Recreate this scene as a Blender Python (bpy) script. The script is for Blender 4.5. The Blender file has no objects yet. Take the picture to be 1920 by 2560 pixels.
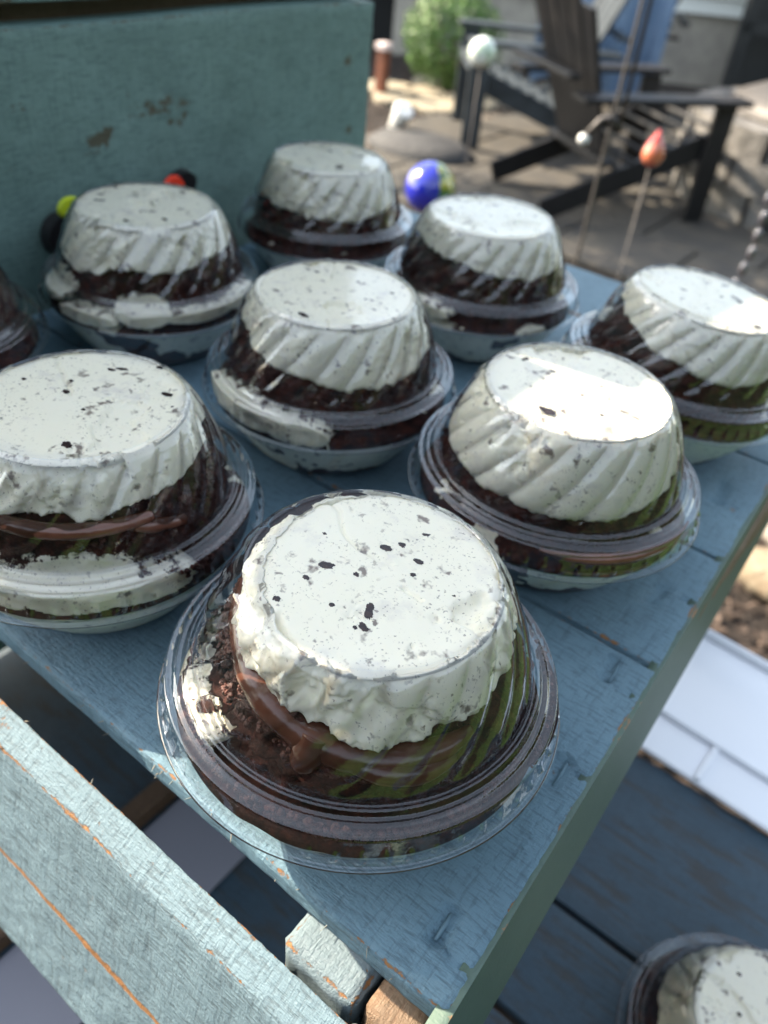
import bpy, math, random
import numpy as np
from mathutils import Vector, Matrix

# ------------------------------------------------------------------ camera, world, sun, exposure
S = bpy.context.scene
C = S.collection
D2R = math.radians
cam_d = bpy.data.cameras.new("camera")
cam = bpy.data.objects.new("camera", cam_d)
C.objects.link(cam)
PITCH, ROLL, YAW = D2R(39.0107), D2R(6.3548), D2R(-33.719)
CAM_H = 0.22366
fwd = Vector((math.sin(YAW)*math.cos(PITCH), math.cos(YAW)*math.cos(PITCH), -math.sin(PITCH)))
rgt = Vector((math.cos(YAW), -math.sin(YAW), 0.0))
upv = rgt.cross(fwd)
r2 = rgt*math.cos(ROLL)+upv*math.sin(ROLL)
u2 = -rgt*math.sin(ROLL)+upv*math.cos(ROLL)
M = Matrix((r2, u2, -fwd)).transposed().to_4x4()
M.translation = Vector((0, 0, CAM_H))
cam.matrix_world = M
cam_d.sensor_fit = 'HORIZONTAL'
cam_d.sensor_width = 36.0
cam_d.lens = 36.0*1972.39/1920.0
cam_d.clip_start = 0.005
cam_d.clip_end = 200.0
cam_d.dof.use_dof = True
cam_d.dof.focus_distance = 0.212
cam_d.dof.aperture_fstop = 14.5
S.camera = cam

SUN_EL, SUN_AX, SUN_AY = 36.0, -0.985, -0.17      # elevation, horizontal direction towards the sun
W = bpy.data.worlds.new("World"); S.world = W; W.use_nodes = True
nt = W.node_tree; nt.nodes.clear()
sky = nt.nodes.new('ShaderNodeTexSky'); sky.sky_type = 'NISHITA'; sky.sun_disc = False
sky.sun_elevation = D2R(SUN_EL)
sky.sun_rotation = math.atan2(SUN_AX, SUN_AY)
bg = nt.nodes.new('ShaderNodeBackground'); bg.inputs[1].default_value = 0.15
wo = nt.nodes.new('ShaderNodeOutputWorld')
hsv = nt.nodes.new('ShaderNodeHueSaturation'); hsv.inputs['Saturation'].default_value = .60
nt.links.new(sky.outputs[0], hsv.inputs['Color']); tint = nt.nodes.new('ShaderNodeMix'); tint.data_type = 'RGBA'; tint.blend_type = 'MULTIPLY'; tint.inputs[0].default_value = 1.0
tint.inputs[7].default_value = (1.035, 1.01, .925, 1)
nt.links.new(hsv.outputs[0], tint.inputs[6]); nt.links.new(tint.outputs[2], bg.inputs[0]); nt.links.new(bg.outputs[0], wo.inputs[0])
sl = bpy.data.lights.new("sun", 'SUN'); sl.energy = 4.2; sl.angle = D2R(0.53); sl.color = (1.0, 0.86, 0.67)
so = bpy.data.objects.new("sun", sl); C.objects.link(so)
_n = math.hypot(SUN_AX, SUN_AY)
sd = Vector((SUN_AX/_n*math.cos(D2R(SUN_EL)), SUN_AY/_n*math.cos(D2R(SUN_EL)), math.sin(D2R(SUN_EL))))
so.rotation_euler = sd.to_track_quat('Z', 'Y').to_euler()
S.view_settings.view_transform = 'Standard'; S.view_settings.look = 'None'
S.view_settings.gamma = 1.0; S.view_settings.use_curve_mapping = False
S.view_settings.exposure = 2.22
S.render.engine = 'CYCLES'
S.cycles.use_denoising = True
S.cycles.max_bounces = 10; S.cycles.transparent_max_bounces = 40
S.cycles.caustics_reflective = False; S.cycles.caustics_refractive = False
S.cycles.sample_clamp_indirect = 4.0

# ------------------------------------------------------------------ helpers
rnd = random.Random(7)
_rs = np.random.RandomState(5)
_perm = _rs.permutation(512); _val = _rs.rand(512)*2-1
def _h(i, j, k):
    return _val[_perm[(_perm[(_perm[i & 511]+j) & 511]+k) & 511]]
def noise3(p):
    p = np.asarray(p, float); f = np.floor(p).astype(int); t = p-f; t = t*t*(3-2*t)
    out = 0
    for a in (0, 1):
        for b in (0, 1):
            for c in (0, 1):
                w = (t[..., 0] if a else 1-t[..., 0])*(t[..., 1] if b else 1-t[..., 1])*(t[..., 2] if c else 1-t[..., 2])
                out = out+w*_h(f[..., 0]+a, f[..., 1]+b, f[..., 2]+c)
    return out
def fbm(p, sc, o=4, g=.5, off=0.0):
    p = np.asarray(p, float)*sc+off+17.3
    s = 0; a = 1.0; n = 0
    for i in range(o):
        s = s+a*noise3(p); n += a; a *= g; p = p*2.03+5.1
    return s/n
def sstep(a, b, x):
    t = np.clip((x-a)/(b-a), 0, 1); return t*t*(3-2*t)

def mesh(name, v, f, mat=None, smooth=True, attrs=None):
    me = bpy.data.meshes.new(name)
    v = np.asarray(v, float)
    me.from_pydata([tuple(x) for x in v], [], [tuple(int(i) for i in q) for q in f])
    if smooth: me.polygons.foreach_set('use_smooth', [True]*len(me.polygons))
    if attrs:
        for k, a in attrs.items():
            at = me.attributes.new(k, 'FLOAT', 'POINT'); at.data.foreach_set('value', np.asarray(a, float).ravel())
    if mat: me.materials.append(mat)
    me.update()
    return me
def obj(name, me, parent=None, loc=None, rot=None, **kw):
    o = bpy.data.objects.new(name, me); C.objects.link(o)
    if parent: o.parent = parent
    if loc is not None: o.location = loc
    if rot is not None: o.rotation_euler = rot
    for k, x in kw.items(): o[k] = x
    return o
def thing(name, label, cat, loc=(0, 0, 0), rz=0, group=None):
    o = obj(name, None, None, loc, (0, 0, rz)); o.empty_display_size = .05
    o['label'] = label; o['category'] = cat
    if group: o['group'] = group
    return o
def tag(o, label, cat, group=None):
    o['label'] = label; o['category'] = cat
    if group: o['group'] = group
    return o
def grid_faces(nu, nv, closed_u=False):
    I = np.arange(nu*nv).reshape(nu, nv)
    if closed_u: I = np.concatenate([I, I[:1]], 0)
    return np.stack([I[:-1, :-1], I[1:, :-1], I[1:, 1:], I[:-1, 1:]], -1).reshape(-1, 4)
def lathe(prof, n=48):
    prof = np.asarray(prof, float); t = np.linspace(0, 2*np.pi, n, endpoint=False)
    v = np.stack([prof[None, :, 0]*np.cos(t)[:, None], prof[None, :, 0]*np.sin(t)[:, None],
                  np.repeat(prof[None, :, 1], n, 0)], -1)
    return v.reshape(-1, 3), grid_faces(n, len(prof), True)
def join(parts):
    V = []; F = []; k = 0
    for v, f in parts:
        V.append(np.asarray(v, float)); F += [tuple(int(i)+k for i in q) for q in f]; k += len(v)
    return np.concatenate(V), F
def tube(pts, rad, n=10, cap=True):
    pts = np.asarray(pts, float); rad = np.broadcast_to(np.asarray(rad, float), (len(pts),))
    tg = np.gradient(pts, axis=0); tg /= np.linalg.norm(tg, axis=1)[:, None]+1e-12
    ref = np.array([0.31, .2, 1.]) if abs(tg[0, 2]) < .9 else np.array([1., .1, 0])
    V = []
    for p, t, r in zip(pts, tg, rad):
        a = np.cross(t, ref); a /= np.linalg.norm(a); b = np.cross(t, a)
        th = np.linspace(0, 2*np.pi, n, endpoint=False)
        V.append(p+r*(np.cos(th)[:, None]*a+np.sin(th)[:, None]*b))
    m = len(pts)
    F = []
    for i in range(m-1):
        for j in range(n):
            F.append((i*n+j, i*n+(j+1) % n, (i+1)*n+(j+1) % n, (i+1)*n+j))
    V = np.concatenate(V)
    if cap:
        F.append(tuple(range(n))[::-1]); F.append(tuple((m-1)*n+j for j in range(n)))
    return V, F
def box(x0, x1, y0, y1, z0, z1, b=0.0):
    """box with chamfered vertical-ish edges when b > 0"""
    if b <= 0:
        v = [(x, y, z) for x in (x0, x1) for y in (y0, y1) for z in (z0, z1)]
        f = [(0, 1, 3, 2), (4, 6, 7, 5), (0, 4, 5, 1), (2, 3, 7, 6), (0, 2, 6, 4), (1, 5, 7, 3)]
        return np.array(v, float), f
    xs = [x0, x0+b, x1-b, x1]; ys = [y0, y0+b, y1-b, y1]; zs = [z0, z0+b, z1-b, z1]
    pts = {}; V = []; F = []
    def P(i, j, k):
        key = (i, j, k)
        if key not in pts: pts[key] = len(V); V.append((xs[i], ys[j], zs[k]))
        return pts[key]
    c = lambda s: 0 if s < 0 else 3
    q = lambda s: 1 if s < 0 else 2
    for s in (-1, 1):
        F.append([P(c(s), 1, 1), P(c(s), 2, 1), P(c(s), 2, 2), P(c(s), 1, 2)][::s])
        F.append([P(1, c(s), 1), P(1, c(s), 2), P(2, c(s), 2), P(2, c(s), 1)][::s])
        F.append([P(1, 1, c(s)), P(2, 1, c(s)), P(2, 2, c(s)), P(1, 2, c(s))][::s])
    for s in (-1, 1):
        for t in (-1, 1):
            F.append([P(c(s), q(t), 1), P(c(s), q(t), 2), P(q(s), c(t), 2), P(q(s), c(t), 1)])
            F.append([P(c(s), 1, q(t)), P(c(s), 2, q(t)), P(q(s), 2, c(t)), P(q(s), 1, c(t))])
            F.append([P(1, c(s), q(t)), P(2, c(s), q(t)), P(2, q(s), c(t)), P(1, q(s), c(t))])
            for u in (-1, 1):
                F.append([P(c(s), q(t), q(u)), P(q(s), c(t), q(u)), P(q(s), q(t), c(u))])
    return np.array(V, float), F

# ------------------------------------------------------------------ materials
def newmat(name):
    m = bpy.data.materials.new(name); m.use_nodes = True
    t = m.node_tree; t.nodes.clear()
    o = t.nodes.new('ShaderNodeOutputMaterial')
    b = t.nodes.new('ShaderNodeBsdfPrincipled'); t.links.new(b.outputs[0], o.inputs[0])
    return m, t, b, o
def N(t, typ, **kw):
    n = t.nodes.new(typ)
    for k, x in kw.items():
        if k.startswith('i_'):
            n.inputs[k[2:].replace('_', ' ')].default_value = x
        else: setattr(n, k, x)
    return n
def ramp(t, src, stops):
    r = t.nodes.new('ShaderNodeValToRGB'); e = r.color_ramp.elements
    while len(e) < len(stops): e.new(0.5)
    for x, (p, c) in zip(e, stops):
        x.position = p; x.color = (c[0], c[1], c[2], 1) if not isinstance(c, (int, float)) else (c, c, c, 1)
    t.links.new(src, r.inputs[0]); return r.outputs[0]
def mix(t, fac, a, b, mode='MIX'):
    m = t.nodes.new('ShaderNodeMix'); m.data_type = 'RGBA'; m.blend_type = mode
    for s, x in ((0, fac), (6, a), (7, b)):
        if isinstance(x, (int, float)): m.inputs[s].default_value = x if s == 0 else (x, x, x, 1)
        elif isinstance(x, tuple): m.inputs[s].default_value = (x[0], x[1], x[2], 1)
        else: t.links.new(x, m.inputs[s])
    return m.outputs[2]
def math_(t, op, a, b=None, c=None):
    m = t.nodes.new('ShaderNodeMath'); m.operation = op
    for i, x in enumerate((a, b, c)):
        if x is None: continue
        if isinstance(x, (int, float)): m.inputs[i].default_value = x
        else: t.links.new(x, m.inputs[i])
    return m.outputs[0]
def coords(t, scale=(1, 1, 1), kind='Object'):
    tc = t.nodes.new('ShaderNodeTexCoord'); mp = t.nodes.new('ShaderNodeMapping')
    mp.inputs['Scale'].default_value = scale
    t.links.new(tc.outputs[kind], mp.inputs[0]); return mp.outputs[0]
def noise(t, vec, scale, detail=4, rough=.55, out=0):
    n = N(t, 'ShaderNodeTexNoise'); n.inputs['Scale'].default_value = scale
    n.inputs['Detail'].default_value = detail; n.inputs['Roughness'].default_value = rough
    t.links.new(vec, n.inputs['Vector']); return n.outputs[out]
def vor(t, vec, scale, feature='F1', out='Distance', rand=1.0):
    n = N(t, 'ShaderNodeTexVoronoi', feature=feature); n.inputs['Scale'].default_value = scale
    n.inputs['Randomness'].default_value = rand
    t.links.new(vec, n.inputs['Vector']); return n.outputs[out]
def bump(t, b, h, strength, dist):
    n = N(t, 'ShaderNodeBump'); n.inputs['Strength'].default_value = strength; n.inputs['Distance'].default_value = dist
    t.links.new(h, n.inputs['Height']); t.links.new(n.outputs[0], b.inputs['Normal']); return n
def attr(t, name):
    n = N(t, 'ShaderNodeAttribute'); n.attribute_name = name; return n.outputs['Fac']

def painted(name, paint, wood=(.36, .17, .06), axis=0, wearbase=.0, grain=1.0, dark=(.10, .14, .16), rough=.55, streak=.0):
    m, t, b, o = newmat(name)
    st = [6, 6, 6]; st[axis] = 1
    v1 = coords(t, tuple(x*1.0 for x in st)); v0 = coords(t)
    g = noise(t, v1, 130, 6, .65)              # long grain
    g2 = noise(t, v1, 420, 4, .7)
    lo = noise(t, v0, 14, 4, .6)
    fine = noise(t, v0, 900, 3, .6)
    sp = [1, 1, 1]; sp[axis] = 8
    saw = noise(t, coords(t, tuple(sp)), 75, 6, .72)
    col = mix(t, ramp(t, lo, [(.35, 0.0), (.7, 1.0)]), paint, tuple(min(1, c*1.22+.01) for c in paint))
    col = mix(t, math_(t, 'MULTIPLY', ramp(t, g, [(.36, 1.0), (.5, 0.0)]), .55), col, dark)
    col = mix(t, math_(t, 'MULTIPLY', ramp(t, saw, [(.36, 1.0), (.48, 0.0)]), .4), col, dark)
    # worn paint: bare wood
    w = attr(t, 'wear')
    wn = noise(t, v0, 330, 6, .75)
    wn2 = noise(t, v0, 35, 4, .6)
    s = math_(t, 'ADD', math_(t, 'MULTIPLY', w, .42), math_(t, 'MULTIPLY', math_(t, 'SUBTRACT', wn, .5), 1.1))
    s = math_(t, 'ADD', s, math_(t, 'MULTIPLY', math_(t, 'SUBTRACT', wn2, .5), 1.5))
    s = math_(t, 'ADD', s, wearbase)
    fac = ramp(t, s, [(.40, 0.0), (.50, 1.0)])
    if streak > 0:
        sk = ramp(t, noise(t, v1, 26, 5, .6), [(.5, 0.0), (.62, 1.0)])
        sk = math_(t, 'MULTIPLY', sk, streak)
        fac = math_(t, 'MAXIMUM', fac, sk)
    wcol = mix(t, g, wood, tuple(c*.45 for c in wood))
    col = mix(t, fac, col, wcol)
    t.links.new(col, b.inputs['Base Color'])
    b.inputs['Roughness'].default_value = rough
    b.inputs['Specular IOR Level'].default_value = .45
    h = math_(t, 'ADD', math_(t, 'MULTIPLY', g, 1.0), math_(t, 'MULTIPLY', g2, .5))
    h = math_(t, 'ADD', h, math_(t, 'MULTIPLY', saw, .9))
    h = math_(t, 'ADD', h, math_(t, 'MULTIPLY', fine, .5))
    h = math_(t, 'SUBTRACT', h, math_(t, 'MULTIPLY', fac, .6))
    bump(t, b, h, .8*grain, .0012)
    return m

M_deck = painted("blue_paint_deck", (.105, .188, .242), axis=0, dark=(.038, .072, .10), wearbase=-.03)
M_rail = painted("blue_paint_rail", (.128, .195, .232), axis=0, grain=1.1, dark=(.04, .058, .07), wearbase=.0)
M_joist = painted("blue_paint_joist", (.12, .165, .185), axis=1, wearbase=.03, dark=(.16, .2, .22))
M_side = painted("sage_green_side", (.060, .098, .078), axis=1, grain=.35, dark=(.05, .08, .07), wearbase=-.15, rough=.5)  # greener than the deck boards
M_back = painted("teal_paint_wall", (.115, .190, .172), axis=1, grain=.5, dark=(.04, .08, .08), wood=(.10, .095, .06), wearbase=.035, rough=.6)
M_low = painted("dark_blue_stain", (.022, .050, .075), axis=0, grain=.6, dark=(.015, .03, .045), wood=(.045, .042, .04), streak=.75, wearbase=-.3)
M_raw = painted("bare_wood", (.165, .11, .068), axis=1, dark=(.12, .06, .03), wood=(.20, .12, .065))
M_brown = painted("dark_brown_wood", (.11, .06, .032), axis=1, dark=(.05, .027, .014), wood=(.16, .085, .04))

def simple(name, col, rough=.6, metal=0.0, nsc=None, col2=None, bmp=0.0, bsc=80, bdist=.002, spec=.5, coat=0.0):
    m, t, b, o = newmat(name)
    b.inputs['Roughness'].default_value = rough; b.inputs['Metallic'].default_value = metal
    b.inputs['Specular IOR Level'].default_value = spec; b.inputs['Coat Weight'].default_value = coat
    b.inputs['Base Color'].default_value = (*col, 1)
    v = coords(t)
    if nsc:
        t.links.new(mix(t, ramp(t, noise(t, v, nsc, 5, .6), [(.35, 0.0), (.65, 1.0)]), col, col2), b.inputs['Base Color'])
    if bmp: bump(t, b, noise(t, v, bsc, 5, .6), bmp, bdist)
    return m

# clear thermoformed plastic: a thin sheet, so straight-through transmission + fresnel gloss
def plastic(name, gain=1.25):
    m, t, b, o = newmat(name); t.nodes.remove(b)
    fr = N(t, 'ShaderNodeFresnel'); fr.inputs['IOR'].default_value = 1.57
    v = coords(t)
    bp = N(t, 'ShaderNodeBump'); bp.inputs['Strength'].default_value = .35; bp.inputs['Distance'].default_value = .0004
    t.links.new(noise(t, v, 190, 3, .5), bp.inputs['Height'])
    t.links.new(bp.outputs[0], fr.inputs['Normal'])
    f = math_(t, 'MULTIPLY', fr.outputs[0], gain)
    f = math_(t, 'MINIMUM', f, .92)
    gl = N(t, 'ShaderNodeBsdfGlossy'); gl.inputs['Roughness'].default_value = .022; gl.inputs['Color'].default_value = (.95, .97, 1, 1)
    t.links.new(bp.outputs[0], gl.inputs['Normal'])
    lw = N(t, 'ShaderNodeLayerWeight'); lw.inputs['Blend'].default_value = .35
    tr = N(t, 'ShaderNodeBsdfTransparent')
    t.links.new(mix(t, ramp(t, lw.outputs['Facing'], [(.45, 0.0), (1.0, 1.0)]), (.995, .995, .995), (.84, .88, .90)), tr.inputs['Color'])
    ms = N(t, 'ShaderNodeMixShader')
    t.links.new(f, ms.inputs[0]); t.links.new(tr.outputs[0], ms.inputs[1]); t.links.new(gl.outputs[0], ms.inputs[2])
    t.links.new(ms.outputs[0], o.inputs[0])
    return m
M_pet = plastic("clear_plastic"); M_petb = plastic("clear_plastic_on_food", .3); M_pett = plastic("clear_plastic_pressed_flat", .55)

def food(name):
    """cookies-and-cream frosting where attribute choc is 0, chocolate cake crumb where it is 1"""
    m, t, b, o = newmat(name)
    oi = N(t, 'ShaderNodeObjectInfo')
    tc = t.nodes.new('ShaderNodeTexCoord')
    va = N(t, 'ShaderNodeVectorMath', operation='ADD'); sc_ = N(t, 'ShaderNodeVectorMath', operation='SCALE')
    cx = N(t, 'ShaderNodeCombineXYZ'); t.links.new(oi.outputs['Random'], cx.inputs[0]); t.links.new(oi.outputs['Random'], cx.inputs[1])
    t.links.new(cx.outputs[0], sc_.inputs[0]); sc_.inputs['Scale'].default_value = 3.7
    t.links.new(tc.outputs['Object'], va.inputs[0]); t.links.new(sc_.outputs[0], va.inputs[1])
    v = va.outputs[0]
    # jitter the lookup a little so specks are ragged, not round
    jn = N(t, 'ShaderNodeTexNoise'); jn.inputs['Scale'].default_value = 420; jn.inputs['Detail'].default_value = 4
    t.links.new(v, jn.inputs['Vector'])
    js = N(t, 'ShaderNodeVectorMath', operation='MULTIPLY_ADD')
    t.links.new(jn.outputs['Color'], js.inputs[0]); js.inputs[1].default_value = (.0022,)*3; t.links.new(v, js.inputs[2])
    vj = js.outputs[0]
    cream = mix(t, noise(t, v, 40, 3), (.87, .825, .645), (.92, .88, .725))
    def specks(scale, lo, hi, det=3, rough=.5):
        n = N(t, 'ShaderNodeTexNoise'); n.inputs['Scale'].default_value = scale; n.inputs['Detail'].default_value = det
        n.inputs['Roughness'].default_value = rough; t.links.new(vj, n.inputs['Vector'])
        return ramp(t, n.outputs[0], [(lo, 0.0), (hi, 1.0)])
    clump = ramp(t, noise(t, v, 70, 3, .6), [(.40, .0), (.60, 1.0)])
    s1 = specks(175, .622, .705); s2 = specks(430, .63, .71); s3 = specks(1100, .665, .70, 1)
    s1 = math_(t, 'MULTIPLY', s1, .84)
    s2 = math_(t, 'MULTIPLY', math_(t, 'MULTIPLY', s2, clump), .85); s3 = math_(t, 'MULTIPLY', math_(t, 'MULTIPLY', s3, clump), .6)
    sp = math_(t, 'MAXIMUM', math_(t, 'MAXIMUM', s1, s2), s3)
    # soft stained halo round the crumbs
    halo = ramp(t, noise(t, vj, 75, 5, .65), [(.56, 0.0), (.72, .38)])
    cream = mix(t, halo, cream, (.46, .42, .44))
    spc = mix(t, noise(t, v, 300, 2), (.020, .015, .022), (.12, .05, .03))
    cream = mix(t, sp, cream, spc)
    cakec = mix(t, ramp(t, noise(t, v, 160, 6, .7), [(.38, 0.0), (.68, 1.0)]), (.008, .005, .006), (.19, .05, .028))
    cakec = mix(t, ramp(t, vor(t, vj, 420), [(0.0, 0.0), (.5, .55)]), cakec, (.02, .010, .010))
    ch = attr(t, 'choc')
    edge = math_(t, 'ADD', ch, math_(t, 'MULTIPLY', math_(t, 'SUBTRACT', noise(t, v, 190, 4, .6), .5), .9))
    fac = ramp(t, edge, [(.47, 0.0), (.53, 1.0)])
    t.links.new(mix(t, fac, cream, cakec), b.inputs['Base Color'])
    t.links.new(mix(t, fac, .42, .6), b.inputs['Roughness']); t.links.new(mix(t, fac, .5, .25), b.inputs['Specular IOR Level'])
    sw = math_(t, 'MULTIPLY', math_(t, 'SUBTRACT', 1.0, fac), .25)
    t.links.new(sw, b.inputs['Subsurface Weight']); b.inputs['Subsurface Radius'].default_value = (1.0, .8, .5)
    b.inputs['Subsurface Scale'].default_value = .0035
    hc = math_(t, 'MULTIPLY', noise(t, v, 700, 5, .75), math_(t, 'ADD', math_(t, 'MULTIPLY', fac, 3.0), .07))
    hc = math_(t, 'ADD', hc, math_(t, 'MULTIPLY', noise(t, v, 110, 3, .5), .25))
    bump(t, b, hc, .8, .0007)
    return m
M_food = food("frosting_and_cake")
M_gan = simple("chocolate_ganache", (.085, .030, .018), .2, nsc=90, col2=(.13, .052, .032), bmp=.12, bsc=260, spec=.6)
M_cookie = simple("cookie_crumb", (.012, .008, .012), .9, spec=.1, nsc=500, col2=(.05, .025, .02), bmp=.9, bsc=900, bdist=.0006)
M_crumb = simple("cake_crumb", (.10, .027, .016), .45, nsc=300, col2=(.03, .012, .01), bmp=.9, bsc=900, bdist=.0006)
M_hole = simple("dark_groove", (.012, .02, .028), .9)

# ------------------------------------------------------------------ setting: ground, patio, lawn, house wall
G = -1.05
def sheet(name, x0, x1, y0, y1, z, m, n=2):
    xs = np.linspace(x0, x1, n); ys = np.linspace(y0, y1, n)
    X, Y = np.meshgrid(xs, ys, indexing='ij')
    v = np.stack([X, Y, np.full_like(X, z)], -1).reshape(-1, 3)
    return obj(name, mesh(name, v, grid_faces(n, n), m), kind='structure')
def mulch_mat():
    m, t, b, o = newmat("bark_mulch"); v = coords(t)
    n1 = vor(t, v, 45); c = mix(t, noise(t, v, 60, 5, .7), (.016, .010, .008), (.075, .048, .036))
    c = mix(t, ramp(t, n1, [(.0, .0), (.6, 1.0)]), c, (.02, .014, .011))
    t.links.new(c, b.inputs['Base Color']); b.inputs['Roughness'].default_value = .95
    bump(t, b, math_(t, 'ADD', n1, noise(t, v, 130, 4)), 1.0, .02); return m
M_mulch = mulch_mat()
sheet('ground', -60, 60, -60, 60, G, M_mulch)
M_lawn = simple("lawn_grass", (.036, .085, .014), .8, nsc=9, col2=(.065, .125, .025), bmp=.8, bsc=60, bdist=.03)
lw_v = np.array([(.9, -25, G+.006), (40, -25, G+.006), (40, 25, G+.006), (.9, 25, G+.006)])
obj('lawn', mesh('lawn', lw_v, [(0, 1, 2, 3)], M_lawn, False), kind='structure')
gt = [];
_r = np.random.RandomState(3)
for i in range(9000):
    x = .9+_r.rand()**1.5*5; y = -3+_r.rand()*8; a = _r.rand()*6.28; h = .03+.04*_r.rand(); w = .004
    dx, dy = math.cos(a)*w, math.sin(a)*w; lx, ly = (_r.rand(2)-.5)*.03
    gt.append((np.array([(x-dx, y-dy, G+.005), (x+dx, y+dy, G+.005), (x+lx, y+ly, G+h)]), [(0, 1, 2)]))
v, f = join(gt)
o = obj('grass', mesh('grass', v, f, M_lawn, False), kind='stuff'); tag(o, 'green lawn grass beside the mulch bed', 'grass')

M_pav = simple("paver_stone", (.068, .060, .048), .85, nsc=7, col2=(.040, .037, .034), bmp=.4, bsc=60, bdist=.004)
patio = obj('patio', None, None, (0, 0, 0)); patio['kind'] = 'structure'
bed = sheet('patio_bed', -3.2, 3.0, 3.25, 6.6, G+.004, simple("sand_joint", (.10, .085, .07), .95))
bed.parent = patio; del bed['kind']
px0, py0, sz = -3.2, 3.25, .56
for i in range(11):
    for j in range(6):
        x = px0+i*sz+(.28 if j % 2 else 0)-.0; y = py0+j*sz
        if x+sz > 3.2: continue
        v, f = box(x+.006, x+sz-.006, y+.006, y+sz-.006, G+.005, G+.03+rnd.uniform(-.003, .003), .006)
        obj('paver', mesh('paver', v, f, M_pav, False), patio)
M_step = simple("stepping_stone", (.24, .205, .145), .8, nsc=14, col2=(.30, .26, .19), bmp=.3, bsc=50)
for k, (x, y, r, lab) in enumerate([(-3.91, 5.28, .19, 'pale round stepping stone nearest the brown post'), (-3.80, 5.78, .21, 'upper pale stepping stone in front of the green bush'),
        (-3.64, 5.40, .17, 'small pale stepping stone in the middle of the cluster'), (-3.36, 5.10, .20, 'lowest pale stepping stone of the cluster on the mulch'),
        (-3.28, 5.50, .21, 'rightmost pale stepping stone below the bush'), (-3.66, 4.98, .13, 'lower left pale stepping stone next to the teal board')]):
    n = 18; a = np.linspace(0, 6.283, n, endpoint=False); rr = r*(1+.12*np.sin(a*3+k)+.06*np.cos(a*5+2*k))
    ring = np.stack([rr*np.cos(a), rr*np.sin(a)], -1)
    v = [(p[0], p[1], 0) for p in ring]+[(p[0], p[1], .03) for p in ring]+[(p[0]*.93, p[1]*.93, .04) for p in ring]
    f = [(i, (i+1) % n, n+(i+1) % n, n+i) for i in range(n)]+[(n+i, n+(i+1) % n, 2*n+(i+1) % n, 2*n+i) for i in range(n)]+[tuple(2*n+i for i in range(n))]
    o = obj('stepping_stone', mesh('stepping_stone', v, f, M_step, False), None, (x, y, G)); tag(o, lab, 'stone', 'pale stepping stones on the mulch')

# bark chips, fallen over the near bed
ch = []
for i in range(5200):
    if i < 3200: x = _r.uniform(-1.0, 1.1); y = _r.uniform(1.0, 3.3)
    else: x = _r.uniform(-5.2, -2.2); y = _r.uniform(3.6, 6.6)
    L, w_, h = _r.uniform(.015, .05), _r.uniform(.006, .016), _r.uniform(.003, .008)
    bv, bf = box(-L/2, L/2, -w_/2, w_/2, -h/2, h/2)
    a, b_, c_ = _r.rand()*6.28, (_r.rand()-.5)*.9, (_r.rand()-.5)*.9
    R = (Matrix.Rotation(a, 3, 'Z') @ Matrix.Rotation(b_, 3, 'Y') @ Matrix.Rotation(c_, 3, 'X'))
    bv = bv @ np.array(R).T+np.array([x, y, G+.012+_r.rand()*.012]); ch.append((bv, bf))
v, f = join(ch)
M_chip = simple("bark_chip", (.03, .02, .015), .9, nsc=30, col2=(.10, .07, .053), bmp=.5, bsc=200)
o = obj('bark_chips', mesh('bark_chips', v, f, M_chip, False), kind='stuff'); tag(o, 'brown bark mulch chips covering the garden bed', 'mulch')

# light rocks at the right on the mulch
M_rock = simple("pale_rock", (.17, .15, .135), .85, nsc=18, col2=(.23, .2, .17), bmp=.9, bsc=30, bdist=.02)
M_rock2 = simple("tan_rock", (.17, .125, .08), .85, nsc=18, col2=(.21, .18, .13), bmp=.9, bsc=30, bdist=.02)
def rock(name, loc, r, seed, m, lab, grp='pale rocks on the mulch', sq=(1, 1, .75)):
    th = np.linspace(0, np.pi, 14); ph = np.linspace(0, 2*np.pi, 20, endpoint=False)
    T, P = np.meshgrid(ph, th, indexing='ij')
    d = np.stack([np.sin(P)*np.cos(T), np.sin(P)*np.sin(T), np.cos(P)], -1)
    n_ = 1+.35*fbm(d, 1.6, 4, .5, seed*3.1)
    v = (d*n_[..., None]*r*np.array(sq)).reshape(-1, 3)
    o = obj(name, mesh(name, v, grid_faces(20, 14, True), m, True), None, loc); tag(o, lab, 'rock', grp)
rock('rock', (-.115, 2.02, G+.05), .085, 1, M_rock, 'grey white rock on the mulch just right of the blue deck edge')
rock('rock', (-.02, 1.93, G+.04), .07, 2, M_rock, 'grey white rock behind the tan rock at the right border')
rock('rock', (.0, 1.72, G+.05), .085, 3, M_rock2, 'tan rock lowest of the rocks at the right border')
rock('rock', (-.06, 2.32, G+.05), .08, 4, M_rock, 'small pale rock furthest back beside the blue deck edge')
rock('rock', (.12, 2.1, G+.05), .1, 5, M_rock2, 'tan rock partly out of frame at the right border')
rock('rock', (-1.52, 3.06, G+.03), .05, 6, M_rock, 'small white stone on the patio edge under the shepherd hook')

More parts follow.
